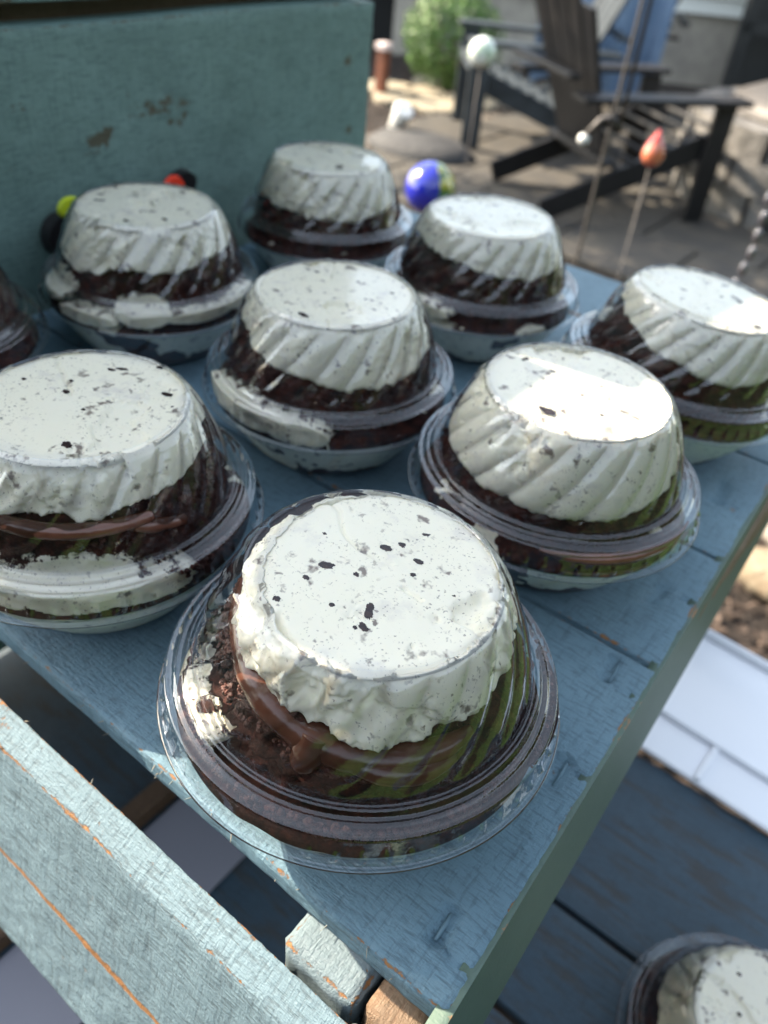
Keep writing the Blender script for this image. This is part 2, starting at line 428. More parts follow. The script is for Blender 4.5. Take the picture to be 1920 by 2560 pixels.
# siding wall of the house
M_siding = simple("grey_siding", (.66, .69, .66), .6, nsc=4, col2=(.70, .72, .69))
M_found = simple("foundation_block", (.4, .37, .32), .85, nsc=8, col2=(.28, .26, .23), bmp=.3)
M_void = simple("dark_opening", (.008, .009, .01), .9)
hd = np.array([2.07, 1.48]); hd /= np.linalg.norm(hd); hn = np.array([hd[1], -hd[0]])
hx, hy = -4.75, 6.45
ang = math.atan2(hd[1], hd[0])
house = thing('house_wall', 'grey horizontal siding of the house behind the green bush', 'wall', (hx, hy, G), ang)
def lb(parent, name, x0, x1, y0, y1, z0, z1, m, b=0.0, **kw):
    v, f = box(x0, x1, y0, y1, z0, z1, b); return obj(name, mesh(name, v, f, m, False), parent, **kw)
lb(house, 'foundation', -.02, 3.0, .04, .2, 0, .62, M_found)
lb(house, 'foundation', -3.0, -.55, .04, .2, 0, .62, M_found)
lb(house, 'crawl_opening', -.55, -.02, .15, .2, 0, .62, M_void)
for k in range(14):
    z = .55+k*.125
    v = np.array([(-3, .035, z), (3.2, .035, z), (3.2, .0, z), (-3, .0, z), (-3, .03, z+.135), (3.2, .03, z+.135)])
    obj('siding_board', mesh('siding_board', v, [(0, 1, 2, 3), (3, 2, 5, 4), (0, 4, 5, 1)], M_siding, False), house)
lb(house, 'sheathing', -3, 3.2, .045, .2, .62, 2.35, M_siding)
# porch on the right, near black in its base colour
M_dark = simple("near_black_boards", (.012, .014, .015), .7, nsc=4, col2=(.02, .022, .022))
porch = thing('porch_enclosure', 'near black shaded porch enclosure behind the blue towel and fire pit', 'porch', (-2.05, 7.2, G), math.radians(20))
lb(porch, 'wall', 0, 5.2, .25, .45, 0, 2.4, M_dark)
lb(porch, 'roof', -.1, 5.3, -.35, .5, 2.4, 2.5, M_dark)
lb(porch, 'rail', 0, 5.2, 0, .06, .55, .62, M_dark)
lb(porch, 'step', 0, 5.2, -.1, .25, 0, .16, M_dark)
for k in range(5): lb(porch, 'post', k*1.28, k*1.28+.08, .0, .08, .0, 2.4, M_dark)

# ------------------------------------------------------------------ bush
M_leaf = simple("bush_leaf", (.042, .095, .017), .5, nsc=9, col2=(.09, .18, .035), spec=.4)
bush = thing('round_bush', 'round bright green shrub in front of the grey house siding', 'bush', (-3.62, 5.62, G))
L = []
for i in range(6000):
    u = _r.normal(size=3); u /= np.linalg.norm(u)
    rr = .385*(1+.16*fbm(u[None], 2.2, 3)[0])*(.72+.28*_r.rand())
    p = u*np.array([rr, rr, rr*.86])+np.array([0, 0, .36])
    if p[2] < .04: continue
    s = _r.uniform(.012, .022); a = _r.normal(size=3); a -= u*(a@u)*.6; a /= np.linalg.norm(a); b_ = np.cross(a, u+_r.normal(size=3)*.4); b_ /= np.linalg.norm(b_)
    L.append((np.array([p-a*s, p-b_*s*.45, p+a*s, p+b_*s*.45]), [(0, 1, 2, 3)]))
v, f = join(L)
obj('foliage', mesh('foliage', v, f, M_leaf, False), bush, kind='stuff')
M_bark = simple("stem_bark", (.06, .04, .03), .9)
st = []
for k in range(7):
    a = k*.9; st.append(tube([(0, 0, 0), (.06*math.cos(a), .06*math.sin(a), .16), (.18*math.cos(a), .18*math.sin(a), .42)], [.014, .011, .005], 6))
v, f = join(st); obj('stem_or_core', mesh('stem_or_core', v, f, M_bark), bush)

# small tree outside the frame on the sunny side; its crown dapples the patio
tree = thing('small_tree', 'small leafy tree standing left of the patio beyond the teal wall', 'tree', (-4.2, 3.05, G))
L = []
for i in range(8400):
    c = np.array([(0, 0, 2.35), (.35, .2, 2.6), (-.3, .25, 2.2), (.1, -.4, 2.5), (.2, .55, 2.15), (.85, .3, 2.55), (-.8, .1, 2.3)])[i % 7]
    u = _r.normal(size=3); u /= np.linalg.norm(u); p = c+u*.36*_r.rand()**.5
    s_ = _r.uniform(.02, .038); a = _r.normal(size=3); a /= np.linalg.norm(a); b_ = np.cross(a, _r.normal(size=3)); b_ /= np.linalg.norm(b_)
    L.append((np.array([p-a*s_, p-b_*s_*.5, p+a*s_, p+b_*s_*.5]), [(0, 1, 2, 3)]))
v, f = join(L); obj('crown', mesh('crown', v, f, M_leaf, False), tree, kind='stuff')
tt_ = [tube([(0, 0, 0), (.02, .01, .9), (.0, .0, 1.7), (.02, 0, 2.3)], [.06, .045, .035, .012], 8)]
for k in range(6):
    a = k*1.05; tt_.append(tube([(0, 0, 1.5+.08*k), (.2*math.cos(a), .2*math.sin(a), 2.0), (.5*math.cos(a), .5*math.sin(a), 2.45)], [.02, .014, .004], 6))
v, f = join(tt_); obj('trunk', mesh('trunk', v, f, M_bark), tree)

# hedges enclosing the yard on the right and behind the viewer
M_hedge = simple("hedge_leaf", (.030, .070, .014), .55, nsc=5, col2=(.06, .12, .026), spec=.35)
M_core = simple("hedge_light_block", (.008, .014, .006), .95)
def hedge(lab, loc, rz, length, height, n):
    h = thing('hedge', lab, 'hedge', loc, rz, None)
    v, f = box(-length/2+.1, length/2-.1, -.22, .22, 0, height-.15); obj('stem_or_core', mesh('stem_or_core', v, f, M_core, False), h)  # solid core added inside the leaves to block light
    L = []
    for i in range(n):
        x = _r.uniform(-length/2, length/2); z = height*(_r.rand()**.8); side = _r.rand()
        y = (.28+.08*math.sin(x*2.1)+.06*math.sin(z*5+x))*(1 if side < .45 else -1)+_r.normal()*.05
        if side > .85: y = _r.uniform(-.3, .3); z = height+.08*math.sin(x*3)+_r.normal()*.06
        p = np.array([x, y, z]); s_ = _r.uniform(.03, .06); a = _r.normal(size=3); a /= np.linalg.norm(a); b_ = np.cross(a, _r.normal(size=3)); b_ /= np.linalg.norm(b_)
        L.append((np.array([p-a*s_, p-b_*s_*.5, p+a*s_, p+b_*s_*.5]), [(0, 1, 2, 3)]))
    v, f = join(L); obj('foliage', mesh('foliage', v, f, M_hedge, False), h, kind='stuff')
hedge('tall clipped green hedge beyond the lawn on the right side', (4.2, 1.5, G), math.radians(88), 11, 3.1, 12000)
hedge('tall clipped green hedge behind the viewer', (.6, -3.6, G), math.radians(4), 8, 2.9, 9000)

# ------------------------------------------------------------------ adirondack chairs
M_ch = simple("grey_poly_lumber", (.014, .014, .015), .45, spec=.3, nsc=12, col2=(.019, .018, .019), bmp=.15, bsc=120)
M_ch2 = simple("slate_poly_lumber", (.018, .023, .028), .42, nsc=12, col2=(.04, .05, .058), bmp=.15, bsc=120)
def obox(L_, w_, h_, b_=.004):
    return box(-L_/2, L_/2, -w_/2, w_/2, -h_/2, h_/2, b_)
def beam(parent, name, p0, p1, w_, h_, m, upd=(0, 0, 1)):
    p0 = Vector(p0); p1 = Vector(p1); d = (p1-p0); L_ = d.length; x = d.normalized()
    up = Vector(upd); y = up.cross(x).normalized(); z = x.cross(y)
    R = Matrix((x, y, z)).transposed()
    v, f = obox(L_, w_, h_)
    v = v @ np.array(R).T+np.array((p0+p1)/2)
    return obj(name, mesh(name, v, f, m, False), parent)
def adirondack(lab, loc, rz, m, name='adirondack_chair'):
    t = thing(name, lab, 'chair', loc, rz, 'adirondack chairs on the patio')
    wd = .33
    for s in (-1, 1):
        y = s*(wd-.03)
        beam(t, 'front_leg', (.0, s*wd, 0), (.0, s*wd, .53), .03, .11, m, (1, 0, 0))
        beam(t, 'skid', (-.01, y, .36), (-.84, y, .05), .03, .11, m)
        beam(t, 'arm', (-.78, s*(wd+.0), .545), (.08, s*(wd+.02), .555), .135, .025, m)
    for k in range(7):
        x = .03-k*.083; z = .415-(.03-x)*.36
        beam(t, 'seat_slat', (x, -wd+.03, z), (x, wd-.03, z), .072, .02, m, (.35, 0, 1))
    for k in range(5):
        a = (k-2)
        yb = a*.088; yt = a*.125; top = 1.02-.035*a*a
        lean = .40
        x0, z0 = -.50, .22; L_ = (top-z0)/math.cos(lean)
        beam(t, 'back_slat', (x0, yb, z0), (x0-L_*math.sin(lean), yt, top), .105-.008*0, .02, m, (1, 0, .4))
    beam(t, 'back_rail', (-.80, -.30, .62), (-.80, .30, .62), .06, .025, m)
    beam(t, 'back_rail', (-.53, -.30, .26), (-.53, .30, .26), .06, .025, m)
    return t
ch_yaw = math.radians(54)
def place(front_right, yaw):  # position of the right front foot -> chair origin
    f_ = Vector((math.cos(yaw), math.sin(yaw))); l_ = Vector((-math.sin(yaw), math.cos(yaw)))
    return Vector(front_right)+l_*.33
p = place((-1.15, 4.20), ch_yaw)
adirondack('dark grey slatted chair turned away, its black front leg behind the red glass drop', (p.x, p.y, G+.03), ch_yaw, M_ch)
adirondack('slate grey chair seen side on, left of the big dark one beside the bush', (-2.80, 4.62, G+.03), math.radians(218), M_ch2)
adirondack('grey chair furthest back with a blue towel over it', (-2.95, 6.0, G+.03), math.radians(205), M_ch)
M_towel = simple("blue_towel_cloth", (.11, .18, .29), .9, nsc=5, col2=(.17, .25, .37), bmp=.5, bsc=300)
nu, nv = 30, 26
U, Vv = np.meshgrid(np.linspace(0, 1, nu), np.linspace(0, 1, nv), indexing='ij')
fold = .035*np.sin(U*19+2*Vv)+.018*np.sin(U*41)
tv = np.stack([fold+.10*Vv-.05, -.40+.80*U+.06*(1-Vv)*(U-.5), 1.45-1.18*Vv+.03*np.sin(U*7)], -1)
tb = tv.copy(); tb[..., 0] += .012
v, f = join([(tv.reshape(-1, 3), grid_faces(nu, nv)), (tb.reshape(-1, 3), grid_faces(nu, nv))])
o = obj('towel', mesh('towel', v, f, M_towel), None, (-2.45, 5.55, G), (0, 0, math.radians(-60)))
tag(o, 'long blue towel draped down over the furthest chair', 'towel')

# ------------------------------------------------------------------ fire pit with bowl, at the right
M_block = simple("white_block", (.19, .182, .172), .85, nsc=9, col2=(.09, .086, .08), bmp=.9, bsc=25, bdist=.02)
pit = thing('fire_pit', 'round fire pit of rough whitish stone blocks at the right edge', 'fire pit', (-.86, 5.05, G+.03))
for row in range(3):
    n = 15
    for k in range(n):
        a0 = (k+.5*(row % 2))*2*math.pi/n; a1 = a0+2*math.pi/n*.90
        ri, ro = .50+rnd.uniform(-.01, .01), .70+rnd.uniform(-.02, .02); z0 = row*.145; z1 = z0+.14
        v = []
        for z in (z0, z1):
            for a in (a0, (a0+a1)/2, a1):
                v += [(ri*math.cos(a), ri*math.sin(a), z), (ro*math.cos(a), ro*math.sin(a), z)]
        f = [(0, 2, 8, 6), (2, 4, 10, 8), (1, 7, 9, 3), (3, 9, 11, 5), (0, 6, 7, 1), (4, 5, 11, 10), (6, 8, 9, 7), (8, 10, 11, 9), (0, 1, 3, 2), (2, 3, 5, 4)]
        obj('stone_block', mesh('stone_block', v, f, M_block, False), pit)
M_steel = simple("worn_grey_steel", (.055, .05, .046), .55, .2, nsc=6, col2=(.07, .063, .058))
bowl_ = thing('fire_bowl_lid', 'grey brown metal lid resting over the stone fire pit', 'lid', (-.80, 5.07, G+.47))
v, f = lathe([(0, .15), (.2, .14), (.4, .11), (.54, .05), (.57, .0), (.565, -.01), (.5, .02), (0, .05)], 48)
obj('dome', mesh('dome', v, f, M_steel), bowl_)
a = np.linspace(0, 2*np.pi, 49)
v, f = tube(np.stack([.57*np.cos(a), .57*np.sin(a), a*0+.0], -1), .014, 8, False); obj('rim', mesh('rim', v, f, M_steel), bowl_)
v, f = tube([(-.08, 0, .14), (-.08, 0, .2), (.08, 0, .2), (.08, 0, .14)], .01, 8); obj('handle', mesh('handle', v, f, M_steel), bowl_)

# ------------------------------------------------------------------ garden stakes, glass balls, posts
M_rod = simple("grey_rod", (.07, .062, .058), .5, .3)
def glass_ball(name, col, rough=.08, col2=None, nsc=8):
    m, t, b, o = newmat(name)
    b.inputs['Roughness'].default_value = rough; b.inputs['Coat Weight'].default_value = 1.0
    b.inputs['Base Color'].default_value = (*col, 1)
    if col2: t.links.new(mix(t, ramp(t, noise(t, coords(t), nsc, 3), [(.46, 0.0), (.54, 1.0)]), col, col2), b.inputs['Base Color'])
    return m
def rod(parent, name, p0, p1, r, m=None):
    v, f = tube([p0, tuple((np.array(p0)+np.array(p1))/2), p1], r, 8); return obj(name, mesh(name, v, f, m or M_rod), parent)
def sphere(r, sq=1.0, n=32):
    a = np.linspace(0, np.pi, n//2+1)
    return lathe(np.stack([r*np.sin(a)+1e-5, r*sq*np.cos(a)], -1), n)

t = thing('garden_stake', 'white mottled glass ball on a thin rod in front of the green bush', 'garden ornament', (-1.114, 1.871, G), 0, 'glass ornaments on garden stakes')
v, f = sphere(.034); obj('glass_ball', mesh('glass_ball', v, f, glass_ball("white_glass", (.72, .74, .70), .12, (.45, .55, .42), 30)), t, (0, 0, -.096-G+.0))
rod(t, 'rod', (0, 0, 0), (0, 0, -.13-G), .0012)
t = thing('garden_stake', 'cobalt blue glass ball with a yellow patch behind the cups', 'garden ornament', (-.836, 1.286, G), 0, 'glass ornaments on garden stakes')
v, f = sphere(.047); obj('glass_ball', mesh('glass_ball', v, f, glass_ball("cobalt_glass", (.012, .018, .33), .05)), t, (0, 0, -.231-G), label='cobalt blue glass')
v, f = sphere(.0475)
v = np.asarray(v); 
keep = [q for q in f if (v[list(q)].mean(0) @ np.array([.79, .55, .28]))/.0475 > .30+.10*math.sin(40*v[q[0]][2])]
obj('yellow_patch', mesh('yellow_patch', v*1.004, keep, glass_ball("yellow_green_glass", (.38, .36, .03), .08, (.05, .12, .04), 60)), t, (0, 0, -.231-G))
rod(t, 'rod', (0, 0, 0), (0, 0, -.27-G), .0022)
t = thing('garden_stake', 'orange red blown glass drop on a thin rod before the chair seat', 'garden ornament', (-.504, 1.480, G), 0, 'glass ornaments on garden stakes')
v, f = lathe([(1e-5, .050), (.004, .047), (.009, .038), (.016, .026), (.023, .012), (.027, .0), (.029, -.011), (.0275, -.020), (.023, -.029), (.015, -.036), (.006, -.040), (1e-5, -.041)], 32)
v = np.asarray(v)*.68; obj('glass_drop', mesh('glass_drop', v, f, glass_ball("red_orange_glass", (.45, .022, .010), .06, (.50, .14, .07), 22)), t, (0, 0, -.118-G))
rod(t, 'rod', (0, 0, 0), (0, 0, -.15-G), .0012)
hk = thing('shepherd_hook', 'slim leaning grey metal hook pole crossing in front of the chairs', 'garden hook', (-.5, 1.25, G))
v, f = tube([(0, 0, 0), (-.004, 0, .7), (0, 0, 1.15), (.0, .0, 1.55), (.03, .03, 1.66), (.09, .08, 1.66), (.11, .1, 1.6)], .0030, 8); obj('pole', mesh('pole', v, f, M_rod), hk)
v, f = tube([(-.03, -.02, .985), (-.015, -.01, 1.01), (0, 0, 1.015), (.008, .004, 1.0)], .005, 8); obj('clamp', mesh('clamp', v, f, M_rod), hk)
v, f = sphere(.009); obj('knob', mesh('knob', v, f, simple("white_knob", (.6, .6, .58), .3)), hk, (-.031, -.021, .98))
obj('knob', hk.children[-1].data, hk, (.010, .006, .993))
# bead strand at right edge
M_bead = glass_ball("clear_bead", (.06, .058, .07), .15)
bs = thing('bead_strand', 'hanging strand of pale glass beads at the right edge of the yard', 'garden ornament', (-.2325, 1.19, G))
rod(bs, 'rod', (0, 0, 0), (0, 0, 1.6), .0008)
v, f = sphere(.006, 1.7, 16); bm_ = mesh('bead', v, f, M_bead)
for k in range(20): obj('bead', bm_, bs, (rnd.uniform(-.003, .003), 0, 1.0-.24+k*.024))
ps = thing('rusty_post', 'short rust brown post with a pale cap beside the end of the teal wall', 'post', (-3.78, 5.02, G))
lb(ps, 'shaft', -.035, .035, -.035, .035, 0, .30, simple("rust_brown", (.20, .065, .03), .8, nsc=20, col2=(.12, .04, .02)), .004)
lb(ps, 'cap', -.045, .045, -.045, .045, .301, .345, simple("cap_white", (.6, .5, .48), .6), .006)
cn = thing('solar_spotlight', 'small white cone garden spotlight on the mulch beside the teal wall', 'spotlight', (-3.02, 4.16, G))
v, f = lathe([(1e-5, 0), (.035, .002), (.06, .16), (.062, .175), (.05, .18), (1e-5, .17)], 28)
obj('shade', mesh('shade', v, f, simple("white_plastic", (.75, .75, .72), .4)), cn, (0, 0, .05), (.15, .55, 0))
rod(cn, 'spike', (0, 0, 0), (0, 0, .07), .008)
v, f = lathe([(1e-5, 0), (.28, .0), (.30, .03), (.22, .09), (1e-5, .11)], 30)
o = obj('flat_boulder', mesh('flat_boulder', v*np.array([1.2, .8, 1]), f, simple("dark_rock", (.03, .03, .033), .8, nsc=10, col2=(.05, .05, .05), bmp=.6, bsc=20, bdist=.02)), None, (-2.75, 4.08, G))
tag(o, 'low dark grey boulder right of the white spotlight', 'boulder')
gn = thing('garden_chair', 'black slanting chair leg entering at the right edge', 'chair', (-.86, 4.32, G))
beam(gn, 'leg', (0, 0, 0), (.22, .12, .42), .03, .05, M_dark)
beam(gn, 'leg', (.25, .05, 0), (.35, .1, .42), .03, .05, M_dark)
beam(gn, 'seat', (.1, .1, .43), (.7, .3, .43), .4, .03, M_dark)

# ------------------------------------------------------------------ boards with real thickness, rough edges and worn corners
def board_mesh(name, x0, x1, y0, y1, z0, z1, m, res=.003, axis=0, seed=0, rough=.0005, round_=.0012, wear_w=.0025, shape=None, carve=None, wearx=None):
    nx, ny, nz = [max(3, int(math.ceil(d/res))+1) for d in (x1-x0, y1-y0, max(z1-z0, res*2))]
    nx = min(nx, 420); ny = min(ny, 420); nz = min(nz, 60)
    def face(n1, n2, fn):
        a, b_ = np.meshgrid(np.linspace(0, 1, n1), np.linspace(0, 1, n2), indexing='ij'); return fn(a, b_).reshape(-1, 3), grid_faces(n1, n2)
    o_ = np.ones_like
    P = lambda a, b_, c_: np.stack([x0+(x1-x0)*a, y0+(y1-y0)*b_, z0+(z1-z0)*c_], -1)
    fs = [face(nx, ny, lambda a, b_: P(a, b_, o_(a))), face(ny, nx, lambda a, b_: P(b_, a, 0*a)),
          face(nx, nz, lambda a, b_: P(a, 0*a, b_)), face(nz, nx, lambda a, b_: P(b_, o_(a), a)),
          face(nz, ny, lambda a, b_: P(0*a, b_, a)), face(ny, nz, lambda a, b_: P(o_(a), a, b_))]
    v, f = join(fs)
    # distances to the six planes
    dx = np.minimum(v[:, 0]-x0, x1-v[:, 0]); dy = np.minimum(v[:, 1]-y0, y1-v[:, 1]); dz = np.minimum(v[:, 2]-z0, z1-v[:, 2])
    d = np.sort(np.stack([dx, dy, dz], -1), axis=1)
    de = d[:, 1]                                          # distance to nearest edge along the face
    nz1 = fbm(v, 90, 4, .6, seed); nz2 = fbm(v, 350, 3, .6, seed+9)
    wear = np.clip(1-de/(wear_w*(1+.9*nz1)), 0, 1)
    # round over and chew the edges
    c = np.array([(x0+x1)/2, (y0+y1)/2, (z0+z1)/2]); hs = np.array([x1-x0, y1-y0, z1-z0])/2
    k = np.clip(1-de/round_, 0, 1)**2
    sgn = np.sign(v-c); near = (np.abs(np.abs(v-c)-hs) < round_)
    v = v-sgn*near*(k*round_*.35*(1+.8*nz1))[:, None]
    rr = rough*(nz1+.5*nz2)
    e2 = np.clip(1-de/.006, 0, 1)
    onx = (dx <= 1e-9)[:, None]*np.array([1, 0, 0]); ony = (dy <= 1e-9)[:, None]*np.array([0, 1, 0])
    v = v+sgn*(onx+ony)*(rr*1.2)[:, None]*1.0
    v[:, 2] += rr*.4*(1-e2)*0+(dz <= 1e-9)*rr*.35
    if wearx is not None: wear = np.maximum(wear, wearx(v))
    if carve is not None:
        dzc, wc = carve(v); top = (v[:, 2] > z1-.003) & (d[:, 0] < .003)
        v[:, 2] += dzc*top; wear = np.maximum(wear, wc*top)
    if shape is not None: v = shape(v)
    return mesh(name, v, f, m, True, {'wear': wear})

crate = thing('wooden_crate', 'weathered blue painted wooden crate on which the dessert cups stand', 'crate')
edge_x = lambda y: -.0156-.022*y
STAPLES = [(-.0306, .0943, -.031, .1029), (-.0281, .1579, -.0284, .1684), (-.0326, .2103, -.0334, .2209), (-.0352, .2603, -.0333, .2731), (-.0368, .3496, -.0382, .3659)]
def carve_deck(v):
    x, y = v[:, 0], v[:, 1]; dz = np.zeros(len(v)); w = np.zeros(len(v))
    jn = fbm(v, 260, 3, .6, 3)
    for i, (ax, ay, bx, by) in enumerate(STAPLES):
        a = np.array([ax, ay]); b_ = np.array([bx, by]); d = b_-a; L_ = np.linalg.norm(d); d /= L_
        s = (x-a[0])*d[0]+(y-a[1])*d[1]; q = -(x-a[0])*d[1]+(y-a[1])*d[0]
        box_ = np.clip(1-(np.maximum(np.abs(s-L_/2)-L_/2-.001, 0)+np.maximum(np.abs(q)-.0018, 0))/.0014, 0, 1)
        rag = np.clip(box_*(1+1.2*jn), 0, 1)
        dz -= .0019*rag
        w += .75*np.clip(rag-.2, 0, 1)*(i in (1, 3))
        # split running inwards from the far leg of the staple
        e = b_ if i % 2 else a
        u = (x-e[0]); r_ = (y-e[1])-.0012*np.sin(u*700)+.18*u
        cr = np.exp(-(r_/.0007)**2)*((u > 0) & (u < .013))
        dz -= .0013*cr; w += .9*cr
    # the open check between the second and third board
    return dz, np.clip(w, 0, 1)
def shear(v):
    v = v.copy(); k = np.clip((v[:, 0]+.10)/.082, 0, 1)
    v[:, 0] += k*((edge_x(v[:, 1]))+.0176)
    return v
def bright_front(v):   # far left part of front edge chewed to bare wood
    n_ = fbm(v, 60, 4, .6, 4)
    return np.clip(.55-np.abs(v[:, 1]-.0805)/.004, 0, 1)*(n_ > -.1)
X1 = -.0176
pl = [(.0803, .2265, .0016), (.2283, .3068, .0030), (.3080, .4020, .003), (.4035, .49, .004), (.4915, .57, .004)]
for i, (ya, yb, res) in enumerate(pl):
    obj('deck_plank', board_mesh('deck_plank', -.422, X1, ya, yb, -.0100, 0.0, M_deck, res, 0, i*3.3, .00045 if i == 0 else .0003, .0016, .0022,
        shape=shear, carve=carve_deck if i < 4 else None, wearx=bright_front if i == 0 else None), crate)
M_stap = simple("painted_staple", (.085, .15, .19), .75, bmp=.3, bsc=600)
for i, (ax, ay, bx, by) in enumerate(STAPLES):
    v, f = tube([(ax, ay, -.0015), ((ax+bx)/2+.0002, (ay+by)/2, -.0008), (bx, by, -.0013)], .00062, 8)
    obj('staple', mesh('staple', v, f, M_stap), crate)
# joists under the deck, running away from the viewer
obj('joist', board_mesh('joist', -.0655, -.0385, .0695, .57, -.046, -.0102, M_joist, .0022, 1, 11, .0008, .004, .004), crate)
obj('joist', board_mesh('joist', -.0370, -.0200, .0710, .57, -.046, -.0102, M_raw, .0025, 1, 12, .0008, .003, .0), crate, label='bare wood joist')
obj('joist', board_mesh('joist', -.250, -.223, .12, .57, -.046, -.0102, M_joist, .006, 1, 13, .0005, .003, .003), crate)
obj('joist', board_mesh('joist', -.422, -.395, .0695, .57, -.046, -.0102, M_joist, .006, 1, 14, .0005, .003, .003), crate)
# flared green side board under the right edge
def side_shape(v):
    v = v.copy(); k = np.clip(-v[:, 2]/.06, 0, 1); x = edge_x(v[:, 1]) + .0008 + .0052*k
    v[:, 0] = np.where(v[:, 0] > -.5*.006, x, x-.0045)
    return v
v0 = board_mesh('side_board', -.006, 0.0, .0720, .57, -.062, -.0002, M_side, .003, 1, 21, .0003, .0012, .001, shape=side_shape)
obj('side_board', v0, crate)
# front rail, leaning outwards, close to the viewer
P0 = np.array([.0675, -.0125]); P1 = np.array([.0570, -.0180]); P2 = np.array([.0335, -.1150])
def rail_shape(v):
    # local: y 0..1 across thickness (0 = outer), z 0..1 up
    w = v.copy(); u = v[:, 1]/.0118; h = (v[:, 2]+.1)/.1
    base_in = P2+np.array([.0115, -.003])
    outer = P2[None]+(P1-P2)[None]*h[:, None]; inner = base_in[None]+(P0-base_in)[None]*h[:, None]
    q = outer+(inner-outer)*u[:, None]
    w[:, 1] = q[:, 0]; w[:, 2] = q[:, 1]; return w
def rail_wear(v):
    n_ = fbm(v*np.array([.25, 1, 1]), 170, 4, .65, 8)
    yb = -.053+.0012*np.sin(v[:, 0]*22)
    line = np.exp(-((v[:, 2]-yb)/.0011)**2)*(v[:, 1] < .002)*3.2
    top = np.clip((v[:, 2]+.003)/.003, 0, 1)*np.clip(n_*1.9+.25, 0, 1)*.85
    return np.clip(np.maximum(line, top), 0, 3)
obj('front_rail', board_mesh('front_rail', -.46, .02, 0.0, .0118, -.1, 0.0, M_rail, .0016, 0, 31, .0006, .0016, .0016, shape=rail_shape, wearx=rail_wear), crate)
# splinters standing off the sawn edges
sp = []
for i in range(7):
    x = _r.uniform(-.24, -.03); big = _r.rand() < .15
    y, z = (P0 if _r.rand() < .6 else P1)
    L_ = _r.uniform(.0015, .003) if not big else _r.uniform(.004, .008)
    d = np.array([_r.uniform(-1, 1), _r.uniform(.1, .9), _r.uniform(.1, .9)]); d /= np.linalg.norm(d)
    p_ = np.array([x, y+_r.uniform(-.0006, .0002), z-.0003]); bend = np.array([_r.uniform(-.4, .4), 0, _r.uniform(-.3, .3)])*L_
    sp.append(tube([p_, p_+d*L_*.5+bend*.4, p_+d*L_+bend], [.00022 if not big else .0004, .00016, .00003], 4, False))
for i in range(26):
    x = _r.uniform(-.26, -.03); L_ = _r.uniform(.001, .003); d = np.array([_r.uniform(-.8, .8), -1, _r.uniform(-.5, .3)]); d /= np.linalg.norm(d)
    p_ = np.array([x, .0806, -_r.uniform(.0005, .009)]); sp.append(tube([p_, p_+d*L_*.5, p_+d*L_], [.0002, .00014, .00003], 4, False))
v, f = join(sp); obj('splinters', mesh('splinters', v, f, simple("splinter_paint", (.16, .20, .20), .7, nsc=300, col2=(.2, .15, .1)), True), crate, kind='stuff')
# tall left wall of the crate: two boards with a dark gap, an end post, and added shade pieces
bk = thing('crate_side_wall', 'teal painted board wall with brown scuffs standing behind the cups', 'crate wall')
def back_wear(v):
    n1 = fbm(v*np.array([1, .35, 1]), 110, 5, .65, 2); y, z = v[:, 1], v[:, 2]
    a = np.exp(-((z-.098)/.030)**2-((y-.29)/.13)**2)*1.0
    b_ = np.exp(-((z-.050)/.012)**2-((y-.43)/.06)**2)*.7
    k1 = np.exp(-((z-.108)/.0032)**2-((y-.527)/.0035)**2)*3.2; k2 = np.exp(-((z-.060)/.0028)**2-((y-.532)/.003)**2)*3
    k3 = np.exp(-((z-.122)/.010)**2-((y-.533)/.003)**2)*1.0
    return np.clip(np.maximum(np.maximum(a, b_)*(n1*2.8+.30), np.maximum(k1+k3, k2)), 0, 2)
def warp_top(v):
    v = v.copy(); k = np.clip((v[:, 2]-.08)/.06, 0, 1); v[:, 2] += k*.0012*np.sin(v[:, 1]*17); return v
obj('wall_board', board_mesh('wall_board', -.452, -.430, .135, .5560, -.03, .1460, M_back, .0032, 1, 41, .0006, .0018, .0008, shape=warp_top, wearx=back_wear), bk)
obj('wall_board', board_mesh('wall_board', -.455, -.434, .135, .2125, .3065, .3205, M_back, .005, 1, 48, .0004, .002, .001), bk)  # short unseen top piece, height set to let sun reach the right cup
obj('wall_board', board_mesh('wall_board', -.455, -.434, .215, .5540, .307, .343, M_back, .005, 1, 47, .0008, .002, .001), bk)  # unseen top board, added so its edge shapes the shadow on the cups
obj('wall_board', board_mesh('wall_board', -.455, -.434, .135, .5540, .1555, .306, M_back, .005, 1, 42, .0008, .002, .001, shape=warp_top), bk)
obj('gap_backing', board_mesh('gap_backing', -.4600, -.4560, .135, .548, .136, .166, M_brown, .006, 1, 43, .0005, .001, .0), bk, label='dark brown backing added behind the gap')  # added backing, keeps the bright yard from showing through the gap
obj('corner_or_shade_post', board_mesh('corner_or_shade_post', -.482, -.4605, .553, .575, -.05, .345, M_back, .006, 2, 44, .0004, .002, .0), bk)
obj('corner_or_shade_post', board_mesh('corner_or_shade_post', -.474, -.430, .035, .1345, -.05, .46, M_back, .006, 2, 45, .0004, .002, .0), bk, label='tall added post shading the front cup')  # unseen post, added here to cast shade on the front cup

